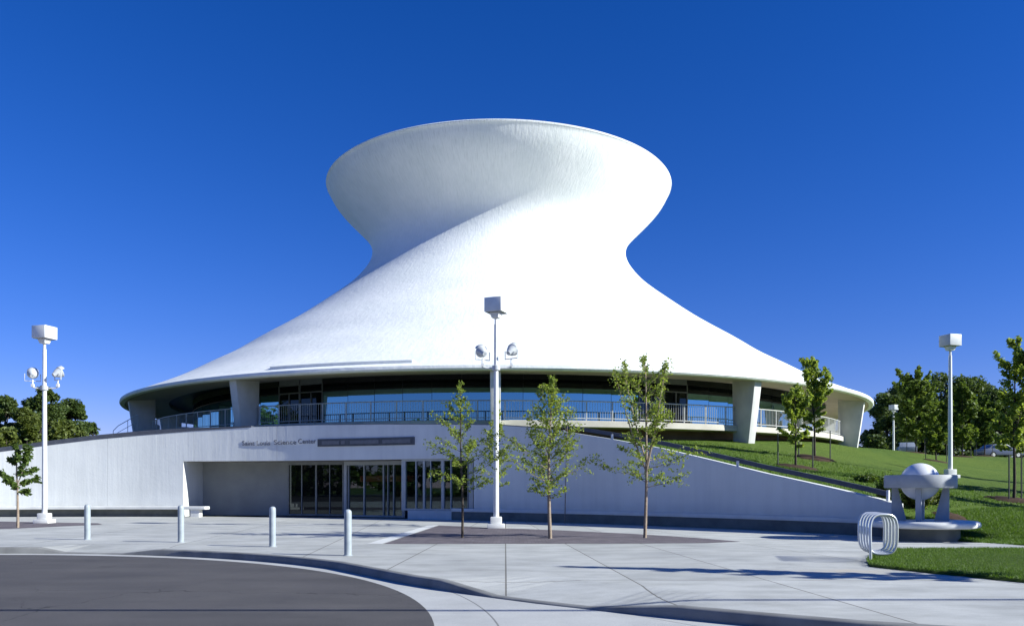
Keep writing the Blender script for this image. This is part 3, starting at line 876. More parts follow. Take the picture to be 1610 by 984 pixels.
# interior behind the doors
inn = MB(); arcwall(inn, T_G0 - 1, TRW + 4, RB + 6.5, RB + 6.8, 0, TLI)
arcwall(inn, T_G0 - 1.2, T_G0 - .2, RB + .31, RB + 6.5, 0, TLI); arcwall(inn, TRW + 3, TRW + 4, WR + .41, RB + 6.5, 0, TLI)
inn.build('lobby_wall', M['darkroom'], ew, ang=20)
flo = MB(); arcwall(flo, T_G0 - 1, TRW + 4, WR + .45, RB + 6.5, .004, .012, 1.0)
flo.build('lobby_floor', M['darkroom'], ew, ang=20)
rb = MB(); arcwall(rb, th_of_px(566, RB + .5), th_of_px(650, RB + .5), RB + .5, RB + .62, 1.80, 2.12)  # solid red strip behind the door glass, standing in for a reflection
rb.build('red_reflection_band', M['redband'], ew, ang=20)
def glazing(name, px0, px1, r, z0, z1, muls, hw, frame, glass, post=.07, depth=.12):
    """a framed glass screen along the arc; muls: photo columns of its mullions"""
    t0, t1 = th_of_px(px0, r), th_of_px(px1, r)
    f = MB()
    dl = math.degrees(post / r)
    arcwall(f, t0, t0 + dl, r - depth / 2, r + depth / 2, z0, z1)
    arcwall(f, t1 - dl, t1, r - depth / 2, r + depth / 2, z0, z1)
    arcwall(f, t0 + dl, t1 - dl, r - depth / 2 + .003, r + depth / 2 - .003, z1 - hw, z1)
    arcwall(f, t0 + dl, t1 - dl, r - depth / 2 + .003, r + depth / 2 - .003, z0, z0 + .10)
    for mpx, mw in muls:
        tm = th_of_px(mpx, r); dm = math.degrees(mw / 2 / r)
        arcwall(f, tm - dm, tm + dm, r - depth / 2 + .006, r + depth / 2 - .006, z0 + .10, z1 - hw)
    fo = f.build(name, frame, ew, smooth=False)
    edges = [t0 + dl] + [th_of_px(mpx, r) for mpx, _ in muls] + [t1 - dl]
    for a, b in zip(edges[:-1], edges[1:]):
        gq = MB(); arcwall(gq, a + .01, b - .01, r - .008, r + .008, z0 + .10, z1 - hw)
        gq.build('pane', glass, fo, smooth=False)
    return fo
glazing('window', 453, 541, RB, .003, TLI, [(475, .05), (497.5, .09), (519, .04)], .16, M['greymetal'], M['darkglass'])
glazing('entrance_door', 542, 638, 39.35, .003, TLI - .02, [(549, .03), (573.5, .05), (604, .05), (611, .03), (620, .04)], .20, M['frame'], M['doorglass'], .16, .2)
glazing('window', 632.5, 745, WR + .2, .402, TLI - .002, [(655, .05), (667.5, .10), (678, .03), (697, .14), (710, .04), (737, .03)], .10, M['frame'], M['doorglass'], .22, .16)
# coping: a dark cap on the left, a dark flat handrail on white posts on the right
T_A, T_B = th_of_px(395), th_of_px(880)
cpn = MB(); arcwall(cpn, TH0, T_A, WR - .02, WR + .46, lambda t: wall_top(t) + .003, lambda t: wall_top(t) + .07 + .15 * min(1, max(0, (T_A - t) / 8)))
arcwall(cpn, T_A, T_B, WR + .25, WR + .46, lambda t: wall_top(t) + .003, lambda t: wall_top(t) + .05)
cpn.build('coping', M['slate'], ew, ang=20)
hr = MB()
def hz(t): return wall_top(t) + .13
T_E = th_of_px(1393)
arcwall(hr, T_B, T_E, WR + .16, WR + .24, lambda t: hz(t), lambda t: hz(t) + .16)
hand = hr.build('handrail', M['slate'], ew, ang=20)
for px in (960, 1157, 1392.5):
    t = th_of_px(px); x, y = arc(t, WR + .12); z = wall_top(t)
    mt = Matrix.Translation((x, y, z)) @ Matrix.Rotation(-rad(t), 4, 'Z')
    MB().box(-.04, .04, -.03, .03, .002, .20 if px < 1300 else .34, mt).build('handrail_post', M['white'], hand, smooth=False)
# dark sign panel with faint bars
sp = MB(); arcwall(sp, th_of_px(500), th_of_px(652), WR - .05, WR - .004, 0, 1)
def zat(px, py, r=WR):
    t = th_of_px(px, r); x, y = arc(t, r); return CAMH + (766 - py) / F * y
sp = MB(); arcwall(sp, th_of_px(500), th_of_px(652), WR - .05, WR - .004, zat(576, 700.5), zat(576, 688.5))
sgn = sp.build('sign_panel', M['sign'], ew, ang=20)
for a, b in ((507, 534), (537, 543), (551, 596), (602, 646)):
    q = MB(); arcwall(q, th_of_px(a), th_of_px(b), WR - .062, WR - .052, zat(576, 697.3), zat(576, 691.8), .2)
    q.build('sign_bar', M['signbar'], sgn, smooth=False)
# raised letters left of the panel, each word set along the curve
def word(txt, pxa, pxb, zc, size):
    cu = bpy.data.curves.new('lettering', 'FONT'); cu.body = txt; cu.size = size; cu.extrude = .012; cu.align_x = 'CENTER'; cu.align_y = 'CENTER'
    cu.resolution_u = 2
    tmp = bpy.data.objects.new('lettering', cu); C.objects.link(tmp)
    dg = bpy.context.evaluated_depsgraph_get()
    me = bpy.data.meshes.new_from_object(tmp.evaluated_get(dg))
    bpy.data.objects.remove(tmp); 
    t = th_of_px((pxa + pxb) / 2); 
    x0, y0 = arc(th_of_px(pxa), WR); x1, y1 = arc(th_of_px(pxb), WR)
    L = math.hypot(x1 - x0, y1 - y0)
    xs = [v.co.x for v in me.vertices]; k = L / (max(xs) - min(xs))
    xm = (max(xs) + min(xs)) / 2
    for v in me.vertices: v.co.x = (v.co.x - xm) * k
    me.materials.append(M['letter'])
    o = bpy.data.objects.new('lettering', me); C.objects.link(o)
    x, y = arc(t, WR - .022)
    o.matrix_world = Matrix.Translation((x, y, zc)) @ Matrix.Rotation(-rad(t), 4, 'Z') @ Matrix.Rotation(rad(90), 4, 'X')
    o.parent = ew
    return o
word('Saint Louis', 381, 425, zat(440, 696.2), .34)
word('Science', 431, 466, zat(440, 695.4), .34)
word('Center', 469, 497, zat(440, 694.4), .34)

# benches along the wall
def bench(name, th0, th1, label, foot_px=None, r_in=WR - .004, proj=.52):
    t = thing(name, (0, 0, 0), label, 'bench', 'benches along the wall')
    s_ = MB(); arcwall(s_, th0, th1, WR - proj, r_in, .38, .54)
    s_.build('seat', M['bench'], t, bevel=.025, ang=30)
    if foot_px:
        th = th_of_px(foot_px); f_ = MB(); arcwall(f_, th - .35, th + .35, WR - .45, WR - .10, 0, .377); f_.build('foot', M['bench'], t, smooth=False)
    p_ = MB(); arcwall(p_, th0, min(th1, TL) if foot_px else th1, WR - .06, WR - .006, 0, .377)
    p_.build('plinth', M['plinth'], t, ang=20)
    return t
bench('wall_bench', TH0, th_of_px(330), 'white ledge bench along the sunlit left wall ending past the recess corner', 313)
bench('wall_bench', th_of_px(711), TH1 - .3, 'shaded ledge bench along the right wall from the doors to the sculpture', proj=.09)

# ------------------------------------------------------------------ globe sculpture on its round bench
SX, SY = 11.75, 23.4
t = thing('round_bench', (SX, SY, 0), 'white round slab bench at the right end of the wall, under the globe sculpture', 'bench', 'benches along the wall')
MB().lathe([(0.02, .36), (1.42, .36), (1.50, .39), (1.52, .45), (1.50, .52), (1.44, .55), (0.02, .55)], 56).build('seat', M['bench'], t, ang=50)
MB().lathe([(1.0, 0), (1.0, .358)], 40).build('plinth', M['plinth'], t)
gs = thing('globe_sculpture', (SX - .02, SY, .552), 'grey ring on tapered legs holding a white globe at the wall end', 'sculpture')
MB().lathe([(.62, .93), (.93, .93), (.95, .96), (.95, 1.27), (.93, 1.30), (.62, 1.30), (.60, 1.27), (.60, .96)], 48, closed_prof=True).build('ring', M['sculpt'], gs, ang=40)
for k in range(4):
    a = rad(60 + 90 * k)
    lgm = MB(); R_ = Matrix.Rotation(a, 4, 'Z')
    P = []
    for yy in (-.075, .075):
        P += [(.36, yy, .0), (.74, yy, .0), (.74, yy, .928), (.58, yy, .928)]
    lgm.add([tuple(R_ @ Vector(p)) for p in P], [(0, 1, 2, 3), (7, 6, 5, 4), (0, 4, 5, 1), (1, 5, 6, 2), (2, 6, 7, 3), (3, 7, 4, 0)])
    lgm.build('leg', M['sculpt'], gs, bevel=.012)
bm_prof = [(.53 * math.sin(a) + 1e-3, 1.115 - .53 * math.cos(a)) for a in np.linspace(0, math.pi, 25)]
MB().lathe(bm_prof, 40).build('globe', M['globe'], gs, ang=80)

# ------------------------------------------------------------------ lamps
def lamp(name, px, d, z0, ztop, label, yaw, floods, group='box head street lamps'):
    rz = 0.0
    x, y = at(px, d)
    t = thing(name, (x, y, z0), label, 'street lamp', group, rz)
    H = ztop - z0
    MB().tube([(0, 0, .0), (0, 0, H * .45), (0, 0, H - .95)], [.105, .092, .072], 14).build('pole', M['white'], t, ang=50)
    b = MB().box(-.31, .31, -.31, .31, 0, .16); b.build('base', M['white'], t, bevel=.02)
    MB().box(-.21, .21, -.21, .21, .162, .42).build('base_cover', M['white'], t, bevel=.04)
    Ym = Matrix.Rotation(yaw, 4, 'Z')
    h = MB(); h.box(-.335, .335, -.335, .335, H - .52, H, Ym); hd = h.build('lamp_head', M['greypaint'] if floods is None else M['white'], t, bevel=.02)
    bh = MB().frustum((.13, .13), (.19, .19), H - .72, H - .535); bh.v = [tuple(Ym @ Vector(p)) for p in bh.v]
    bh.build('ballast_housing', M['white'], hd, bevel=.015)
    MB().box(-.30, .30, -.30, .30, H - .53, H - .505, Ym).build('lens', M['lens'], hd)
    MB().tube([(0, 0, H - 1.02), (0, 0, H - .72)], [.055, .055], 10).build('tenon', M['white'], t)
    if floods:
        zb = floods
        MB().lathe([(.10, zb - .16), (.15, zb - .14), (.15, zb + .02), (.10, zb + .04)], 14).build('collar', M['greypaint'], t)
        for sgn_, rot, tilt, reach, dz in ((-1, rad(28), rad(24), .50, 0), (1, rad(-38), rad(30), .56, .05)):
            ar = MB()
            ar.tube([(sgn_ * .10, 0, zb - .06), (sgn_ * reach * .7, 0, zb - .06), (sgn_ * reach, 0, zb - .02), (sgn_ * reach, 0, zb + .30)], .030, 8)
            ar.box(sgn_ * reach - .05, sgn_ * reach + .05, -.05, .05, zb + .0, zb + .12)
            arm = ar.build('bracket_arm', M['white'], t)
            Rm = Matrix.Translation((sgn_ * reach, 0, zb + .52 + dz)) @ Matrix.Rotation(rot - rz, 4, 'Z') @ Matrix.Rotation(tilt, 4, 'X')
            fl = MB()
            pf = [(0.02, .26), (.10, .26), (.14, .16), (.21, .05), (.25, -.10), (.265, -.12), (.265, -.16), (.235, -.16)]
            n0 = len(fl.v); fl.lathe([(r, z) for r, z in pf], 20)
            R2 = Rm @ Matrix.Rotation(rad(90), 4, 'X') @ Matrix.Scale(.84, 4)
            fl.v = [tuple(R2 @ Vector(p)) for p in fl.v]
            fh = fl.build('floodlight', M['greypaint'], t, ang=40)
            gl = MB().lathe([(0.01, -.14), (.236, -.14)], 20); gl.v = [tuple(R2 @ Vector(p)) for p in gl.v]
            gl.build('lens', M['lens'], fh)
            vz = MB()
            vz.lathe([(.262, -.12), (.275, -.12), (.275, -.30), (.262, -.30)], 10, 0, 0, rad(20), rad(160), True)
            vz.v = [tuple(R2 @ Vector(p)) for p in vz.v]
            vz.build('visor', M['greypaint'], fh)
            yk = MB(); yk.tube([(-.29, 0, .02), (-.29, 0, -.28), (.29, 0, -.28), (.29, 0, .02)], .018, 6)
            Ry = Matrix.Translation((sgn_ * reach, 0, zb + .52 + dz)) @ Matrix.Rotation(rot - rz, 4, 'Z')
            yk.v = [tuple(Ry @ Vector(p)) for p in yk.v]
            yk.build('yoke', M['greypaint'], fh)
    return t
lamp('street_lamp', 780, 30.0, .004, 8.45, 'tall white lamp with two floodlights standing among the young trees before the building', rad(-22), 5.95)
lamp('street_lamp', 70, 34.2, .004, 8.25, 'tall white lamp with two floodlights beside the far left sapling', rad(76), 5.72)
lamp('street_lamp', 1494, 38, ground_z(20.45, 38) - .02, 8.6, 'white box head lamp on the grass hill behind the globe sculpture', rad(17), None)
x_, y_ = at(1405, 85)
lamp('street_lamp', 1405, 85, ground_z(x_, y_) - .05, 10.1, 'small distant lamp past the right edge of the roof by dark trees', rad(30), None)

# ------------------------------------------------------------------ bollards
bol_labels = ['round steel bollard furthest left, nearest the left lamp pole', 'steel bollard standing in front of the bench end at the recess corner', 'steel bollard before the shaded recess wall, second from the right', 'largest and nearest steel bollard, before the entrance doors']
b0 = None
for i, (px, py) in enumerate(((137.5, 848), (284.5, 852), (428.5, 859), (547, 873))):
    d = F * CAMH / (py - 766); x, y = at(px, d)
    if b0 is None:
        b0 = thing('bollard', (x, y, 0), bol_labels[0], 'bollard', 'bollards along the kerb')
        MB().lathe([(.082, 0), (.082, .94), (.078, .975), (.062, 1.0), (.035, 1.015), (.002, 1.02)], 24).build('post', M['bollard'], b0, ang=30)
        MB().lathe([(.083, .0), (.105, .0), (.105, .012), (.083, .02)], 24).build('collar', M['bollard'], b0)
    else:
        c = copy_tree(b0); c.location = (x, y, 0); c['label'] = bol_labels[i]

# ------------------------------------------------------------------ bike rack: five stadium loops in a coil
bx, by = at(1370, 16.15)
bk = thing('bike_rack', (bx, by, 0), 'silver coil bike rack of upright loops at the corner of the front lawn', 'bike rack')
co = MB(); pts = []
turns = 4.5; per = 36
hw_, hh = .285, .40
zc0 = .56
x_0, x_1 = .27, .46     # coil drifts sideways and back
pts.append((x_0 - hw_, 0, 0)); pts.append((x_0 - hw_, 0, .25))
for i in range(int(turns * per) + 1):
    u = i / per
    a = math.pi - 2 * math.pi * u
    ca, sa = math.cos(a), math.sin(a)
    e = .62
    xx = math.copysign(abs(ca) ** e, ca) * hw_; zz = math.copysign(abs(sa) ** e, sa) * hh
    f = u / turns
    pts.append((x_0 + .24 * f + xx, .02 + 1.15 * f, zc0 + zz))
lx = pts[-1]
pts.append((lx[0], lx[1] + .01, .25)); pts.append((lx[0], lx[1] + .01, 0))
co.tube(pts, .029, 10)
co.build('coil', M['steel'], bk, ang=80)
for p in ((pts[0][0], pts[0][1]), (pts[-1][0], pts[-1][1])):
    MB().lathe([(.025, .0), (.07, .0), (.07, .012), (.025, .016)], 16, p[0], p[1]).build('foot_plate', M['steel'], bk)

# ------------------------------------------------------------------ trees
def leafquads(cents, size, rng, flat=0.0, asp=0.55):
    """diamond leaves at the given centres"""
    n = len(cents)
    c = np.asarray(cents)
    d1 = rng.normal(size=(n, 3)); d1[:, 2] *= (1 - flat); d1 /= np.linalg.norm(d1, axis=1)[:, None]
    d2 = rng.normal(size=(n, 3)); d2 -= (d1 * d2).sum(1)[:, None] * d1; d2 /= np.linalg.norm(d2, axis=1)[:, None]
    s = size * rng.uniform(.6, 1.3, n)[:, None]
    P = np.stack([c - d1 * s, c + d2 * s * asp, c + d1 * s, c - d2 * s * asp], 1).reshape(-1, 3)
    f = [(4 * i, 4 * i + 1, 4 * i + 2, 4 * i + 3) for i in range(n)]
    return P.tolist(), f

def young_tree(name, loc, H, label, group, seed, bare=.28, spread=.28, dens=1.0, leaf=.044, mat='leaf_young', bark='bark', leaders=1, up=.75, trunk_r=.045, prof=None, cat='tree', nb=34, low_tilt=0.25):
    rg = np.random.default_rng(seed)
    t = thing(name, loc, label, cat, group)
    w_ = MB()
    wob = rg.normal(0, .018, (7, 2)).cumsum(0) * H * .25
    def trunk(u):
        i = u * 6; k = min(int(i), 5); f = i - k
        o = wob[k] * (1 - f) + wob[k + 1] * f - wob[0]
        return np.array([o[0], o[1], u * H])
    w_.tube([trunk(u) for u in np.linspace(0, .97, 9)], [trunk_r * (1 - .85 * u) + .004 for u in np.linspace(0, 1, 9)], 8)
    cents = []
    leads = []
    for q in range(leaders - 1):
        u0 = rg.uniform(bare + .08, .55); a = rg.uniform(0, 2 * math.pi)
        p0 = trunk(u0); d = np.array([math.cos(a) * .33, math.sin(a) * .33, 1.0]); L = (1 - u0) * H * rg.uniform(.72, 1.02)
        p1 = p0 + d / np.linalg.norm(d) * L
        w_.tube([p0, p0 * .6 + p1 * .4 + np.array([math.cos(a), math.sin(a), 0]) * .06, p1], [trunk_r * .55, trunk_r * .35, .005], 6)
        leads.append((p0, p1))
        for f in rg.uniform(.30, 1.0, int(90 * dens * L)):
            cents.append(p0 * (1 - f) + p1 * f + rg.normal(0, .075, 3))
    pf = prof or (lambda v: (1 - v) ** .8 * (.35 + .65 * min(1, v * 6)))
    for i in range(nb):
        v = (i + rg.uniform(0, 1)) / nb
        u = bare + (1 - bare) * v
        if leads and rg.uniform() < .55 and v > .25:
            a_, b_ = leads[rg.integers(len(leads))]; f = rg.uniform(.15, 1.0)
            p0 = a_ * (1 - f) + b_ * f; vv = min(1.0, (p0[2] / H - bare) / (1 - bare))
        else:
            p0 = trunk(u); vv = v
        L = max(.12, spread * H * pf(max(0, min(.99, vv))) * rg.uniform(.55, 1.2))
        az = i * 2.4 + rg.uniform(-.5, .5)
        el = low_tilt + (up - low_tilt) * vv + rg.uniform(-.15, .2)
        d = np.array([math.cos(az) * math.cos(el), math.sin(az) * math.cos(el), math.sin(el)])
        mid = p0 + d * L * .5 + np.array([0, 0, -.03 * L]); end = p0 + d * L + np.array([0, 0, .06 * L])
        w_.tube([p0, mid, end], [max(.004, trunk_r * .30 * (1 - .6 * vv)), .006, .003], 5)
        nl_ = int(dens * (18 + 92 * L))
        fs = rg.uniform(.18, 1.05, nl_)
        for f in fs:
            b = p0 * (1 - f) + end * f if f > .5 else p0 * (1 - f) + end * f
            cents.append(b + rg.normal(0, .028 + .030 * L, 3) * np.array([1, 1, .8]))
        # side twigs
        for q in range(int(1 + L * 3)):
            f = rg.uniform(.3, .9); b = p0 * (1 - f) + end * f
            sd = d + rg.normal(0, .6, 3); sd /= np.linalg.norm(sd); tl = L * rg.uniform(.2, .42)
            e2 = b + sd * tl
            w_.tube([b, e2], [.005, .002], 4)
            for f2 in rg.uniform(.2, 1.1, int(dens * (6 + 38 * tl))):
                cents.append(b * (1 - f2) + e2 * f2 + rg.normal(0, .035, 3))
    # tufts on the leaders' tips
    for tip in [trunk(.97)] + [b for _, b in leads]:
        for q in range(int(26 * dens)):
            cents.append(tip + rg.normal(0, 1, 3) * np.array([.07, .07, .16]) - np.array([0, 0, .18]))
    w_.build('trunk', M[bark], t, ang=60)
    P, f = leafquads(cents, leaf, rg, .25)
    quick_mesh('crown', P, f, M[mat], t)
    return t

# plaza trees
G1 = 'young trees in the paver bed'
def ploc(px, py, z=.004):
    d = F * (CAMH - z) / (py - 766); x, y = at(px, d); return (x, y, z)
young_tree('young_tree', ploc(727, 845), 4.55, 'slim dark stemmed young tree left of the lamp post', G1, 3, bare=.28, spread=.36, dens=.66, bark='darkbark', trunk_r=.036, nb=32)
young_tree('young_tree', (-.52, 31.2, .004), 4.7, 'young tree whose trunk stands right behind the lamp post', G1, 8, bare=.30, spread=.27, dens=.8, trunk_r=.040, nb=30)
young_tree('young_tree', ploc(865, 846), 4.7, 'broad conical young tree just right of the lamp post', G1, 14, bare=.24, spread=.36, dens=.78, trunk_r=.055, nb=52, up=1.1, low_tilt=.42)
young_tree('young_tree', ploc(1014, 845), 5.55, 'pale trunked young tree with several upright leaders, furthest right in the paver bed', G1, 27, bare=.26, spread=.23, dens=.75, trunk_r=.050, leaders=5, nb=40, low_tilt=.12, up=1.0, prof=lambda v: (.95 if v < .22 else .55 + .35 * v) * (1 - v ** 3))
young_tree('bare_sapling', (2.2, 33.9, .004), 5.1, 'thin leafless sapling behind the conical young tree', None, 31, bare=.55, spread=.10, dens=.05, trunk_r=.02, nb=10)
young_tree('sapling', ploc(28, 829), 3.05, 'small forked sapling at the far left edge before the wall', None, 41, bare=.40, spread=.27, dens=1.6, trunk_r=.05, leaders=2, nb=16, leaf=.085, mat='leaf_mid')
# trees staked on the hill
G2 = 'staked trees on the grass hill'
def staked(px, d, H, label, seed, mat='leaf_hill', spread=.25, dens=1.5, leaf=.08, nb=44, bare=.26, stake_h=1.45, offs=((-.75, .1), (.7, -.15))):
    x, y = at(px, d); z = ground_z(x, y) - .03
    t = young_tree('hill_tree', (x, y, z), H, label, G2, seed, bare=bare, spread=spread, dens=dens, leaf=leaf, mat=mat, bark='darkbark', trunk_r=.055, nb=nb, prof=lambda v: (.30 + .75 * math.sin(math.pi * min(1, v * .86 + .12))) * (1 - .25 * v), up=1.0, low_tilt=.35, leaders=3)
    m = thing('mulch_ring', (x, y, z), {0: ''}.get(0) or 'brown bark mulch ring under ' + label.split(',')[0], 'mulch', 'mulch rings under the hill trees')
    ring = MB(); rg = random.Random(seed); nn = 28
    for q in range(nn):
        a = 2 * math.pi * q / nn; r_ = .95 + rg.uniform(-.12, .12)
        xx, yy = r_ * math.cos(a), r_ * math.sin(a)
        ring.v.append((xx, yy, ground_z(x + xx, y + yy) - z - .02)); ring.v.append((xx * .8, yy * .8, ground_z(x + xx * .8, y + yy * .8) - z + .08))
    ring.v.append((0, 0, .16))
    for q in range(nn):
        k = (q + 1) % nn
        ring.f.append((2 * q, 2 * k, 2 * k + 1, 2 * q + 1)); ring.f.append((2 * q + 1, 2 * k + 1, 2 * nn))
    ring.build('mulch', M['mulch'], m, ang=60)
    for i, (ox, oy) in enumerate(offs):
        sx, sy = x + ox, y + oy; sz = ground_z(sx, sy)
        side = 'left' if i == 0 else 'right'
        s_ = tag(MB().tube([(0, 0, -.1), (0, 0, stake_h)], [.032, .028], 6).build('tree_stake', M['stake'], loc=(sx, sy, sz)), f'dark stake {side} of ' + label.split(',')[0], 'stake', 'tree stakes on the hill')
    return t
staked(1281, 40, 4.9, 'the hill tree before the right roof edge, taller of the pair', 51, spread=.22, dens=1.15)
staked(1251, 36, 3.6, 'the shorter hill tree in front of the deck, left of the pair', 52, spread=.23, dens=1.1, nb=32)
staked(1594, 30.5, 6.1, 'the tall hill tree at the right picture edge', 53, spread=.19, dens=1.3, leaf=.075, nb=56, bare=.30, offs=((-.30, -.2), (.35, .1)), stake_h=1.75)
staked(1440, 72, 7.2, 'the bright hill tree behind the globe sculpture, nearest the distant lamp', 54, mat='leaf_mid2', spread=.29, dens=1.4, leaf=.15, nb=60, bare=.16)
staked(1472, 62, 4.6, 'the smaller hill tree just left of the hill lamp', 55, mat='leaf_mid2', spread=.24, dens=1.5, leaf=.14, nb=44, bare=.18)
staked(1513, 74, 6.3, 'the yellow green hill tree just right of the hill lamp', 56, mat='leaf_mid2', spread=.28, dens=1.4, leaf=.15, nb=56, bare=.16)
staked(1548, 80, 5.8, 'the hill tree above the parked blue grey car', 57, spread=.26, dens=1.7, leaf=.17, nb=50, bare=.2, mat='leaf_mid')

def big_tree(name, px, d, top_py, width_px, label, group, seed, mat='leaf_dark', leaf=.20, nleaf=15000, base_z=None, squash=1.0, low=.12, build=True):
    rg = np.random.default_rng(seed)
    x, y = at(px, d); z = (ground_z(x, y) if base_z is None else base_z) - .1
    H = CAMH + (766 - top_py) / F * d - z
    Wd = width_px / F * d / 2
    t = thing(name, (x, y, z), label, 'tree', group)
    w_ = MB()
    w_.tube([(0, 0, 0), (.1, .05, H * .3), (-.05, .1, H * .62), (0, 0, H * .85)], [H * .030, H * .024, H * .013, .03], 10)
    # clumps over an uneven crown
    nc = 46
    cl = []
    for i in range(nc):
        v = rg.uniform(low, 1.0)
        pr_ = math.sin(math.pi * min(1, (v - low) / (1 - low) * .82 + .16)) ** .6
        a = rg.uniform(0, 2 * math.pi); r_ = Wd * pr_ * math.sqrt(rg.uniform(.15, 1)) * .85
        c = np.array([math.cos(a) * r_, math.sin(a) * r_, H * (v * .90 + .03)])
        s = rg.uniform(.10, .20) * (Wd * 1.1 + H * .18)
        cl.append((c, s))
        if i % 2 == 0:
            b0_ = np.array([0, 0, max(H * .18, c[2] * .62)])
            w_.tube([b0_, (b0_ + c) / 2 + np.array([0, 0, -.1 * H * .1]), c], [H * .011, H * .007, .02], 5)
    per = nleaf // nc
    cs = []
    for c, s in cl:
        q = rg.normal(size=(per, 3)); q /= np.linalg.norm(q, axis=1)[:, None]
        rad_ = s * rg.uniform(.25, 1.12, per)[:, None] ** .6
        cs.append(c + q * rad_ * np.array([1.15, 1.15, .8]))
    cs = np.concatenate(cs)
    cs = cs[cs[:, 2] > H * .04]
    w_.build('trunk', M['darkbark'], t, ang=60)
    P, f = leafquads(cs, leaf, rg, .3, .6)
    quick_mesh('crown', P, f, M[mat], t)
    return t
G3 = 'mature trees behind the hill'
big_tree('mature_tree', 1394, 105, 618, 92, 'dark mature tree nearest the right roof edge', G3, 61)
big_tree('mature_tree', 1432, 112, 598, 125, 'dark mature tree behind the distant small lamp', G3, 62)
big_tree('mature_tree', 1480, 114, 583, 130, 'tallest dark mature tree, crown cut by the hill lamp pole', G3, 63)
big_tree('mature_tree', 1530, 112, 588, 125, 'rounded dark mature tree right of the hill lamp', G3, 64)
big_tree('mature_tree', 1572, 104, 610, 95, 'lower dark mature tree left of the right edge tree', G3, 65)
big_tree('mature_tree', 1625, 108, 610, 90, 'dark mature tree at the very right edge of the view', G3, 66)
for k, (px, w_) in enumerate(((1375, 50), (1418, 60), (1462, 70), (1505, 70), (1556, 70), (1600, 60))):
    big_tree('hedge_shrub', px, 96, (683, 676, 680, 674, 682, 678)[k], w_, ['low dark shrub by the foot of the right roof edge', 'low dark shrub at the distant lamp foot', 'low dark shrub under the bright hill tree', 'low dark shrub right behind the hill lamp pole', 'low dark shrub behind the blue grey car', 'low dark shrub at the right edge of the hill'][k], 'shrubs under the mature trees', 70 + k, nleaf=3000, low=.02)
G4 = 'trees behind the left wall'
big_tree('mature_tree', 66, 140, 604, 84, 'tallest dark tree behind the left lamp pole', G4, 81, leaf=.22, nleaf=22000)
big_tree('mature_tree', 8, 144, 622, 70, 'dark tree at the left picture edge above the wall', G4, 82, leaf=.22, nleaf=22000)
big_tree('mature_tree', 112, 147, 624, 60, 'dark tree on the right of the left group, sloping towards the roof', G4, 83, leaf=.22, nleaf=22000)
big_tree('mature_tree', 42, 126, 640, 58, 'olive green tree in front of the dark trees on the left', G4, 84, mat='leaf_olive', leaf=.27)
big_tree('mature_tree', 146, 151, 660, 24, 'small dark treetop furthest right above the left wall', G4, 85, leaf=.30, nleaf=2500)
big_tree('hedge_shrub', 100, 133, 662, 90, 'low olive shrub above the left wall beside the lamp pole', 'shrubs behind the left wall', 86, mat='leaf_olive', leaf=.33, nleaf=5000, low=.02)
big_tree('hedge_shrub', 10, 122, 672, 70, 'low olive shrub at the far left above the wall', 'shrubs behind the left wall', 87, mat='leaf_olive', leaf=.33, nleaf=4000, low=.02)
# shrubs near the globe sculpture
def shrub(px, d, wpx, top_py, label, seed, mat='leaf_mid', nl_=1400):
    x, y = at(px, d); z = ground_z(x, y) - .03
    rg = np.random.default_rng(seed)
    H = CAMH + (766 - top_py) / F * d - z; Wd = wpx / F * d / 2
    t = thing('shrub', (x, y, z), label, 'shrub', 'shrubs by the globe sculpture')
    w_ = MB(); cs = []
    for q in range(16):
        a = rg.uniform(0, 6.28); e = np.array([math.cos(a) * Wd * rg.uniform(.2, 1), math.sin(a) * Wd * rg.uniform(.2, 1), H * rg.uniform(.5, 1)])
        w_.tube([(0, 0, 0), e * .55 + np.array([0, 0, .06]), e], [.014, .009, .004], 5)
        n_ = nl_ // 16; f = rg.uniform(.25, 1.05, n_)[:, None]
        cs.append(e * f + rg.normal(0, 1, (n_, 3)) * np.array([Wd * .2, Wd * .2, H * .12]))
    cs = np.concatenate(cs); cs[:, 2] = np.abs(cs[:, 2])
    w_.build('stems', M['darkbark'], t)
    P, f = leafquads(cs, .05, rg, .2); quick_mesh('foliage', P, f, M[mat], t)
shrub(1363, 29.5, 34, 746, 'small dark shrub on the grass above the handrail end', 91, nl_=2600)
shrub(1394, 25.6, 30, 752, 'green shrub at the wall end, left of the globe sculpture', 92, nl_=2600)
shrub(1442, 25.6, 62, 762, 'yellow green shrub seen through the globe sculpture legs', 93, 'leaf_olive', 3600)
shrub(1478, 26.4, 30, 772, 'dark low shrub behind the right leg of the globe sculpture', 94)
# soil patch behind the sculpture
x, y = at(1494, 25.0)
sm = MB(); nn = 30; rg_ = random.Random(9)
for q in range(nn):
    a = 2 * math.pi * q / nn; r_ = 1 + rg_.uniform(-.12, .12); xx, yy = .55 * r_ * math.cos(a), .5 * r_ * math.sin(a)
    sm.v.append((x + xx, y + yy, ground_z(x + xx, y + yy) - .02)); sm.v.append((x + xx * .75, y + yy * .75, ground_z(x + xx * .75, y + yy * .75) + .06))
sm.v.append((x, y, ground_z(x, y) + .12))
for q in range(nn):
    k = (q + 1) % nn; sm.f.append((2 * q, 2 * k, 2 * k + 1, 2 * q + 1)); sm.f.append((2 * q + 1, 2 * k + 1, 2 * nn))
struct(sm.build('soil_bed', M['mulch'], ang=60))

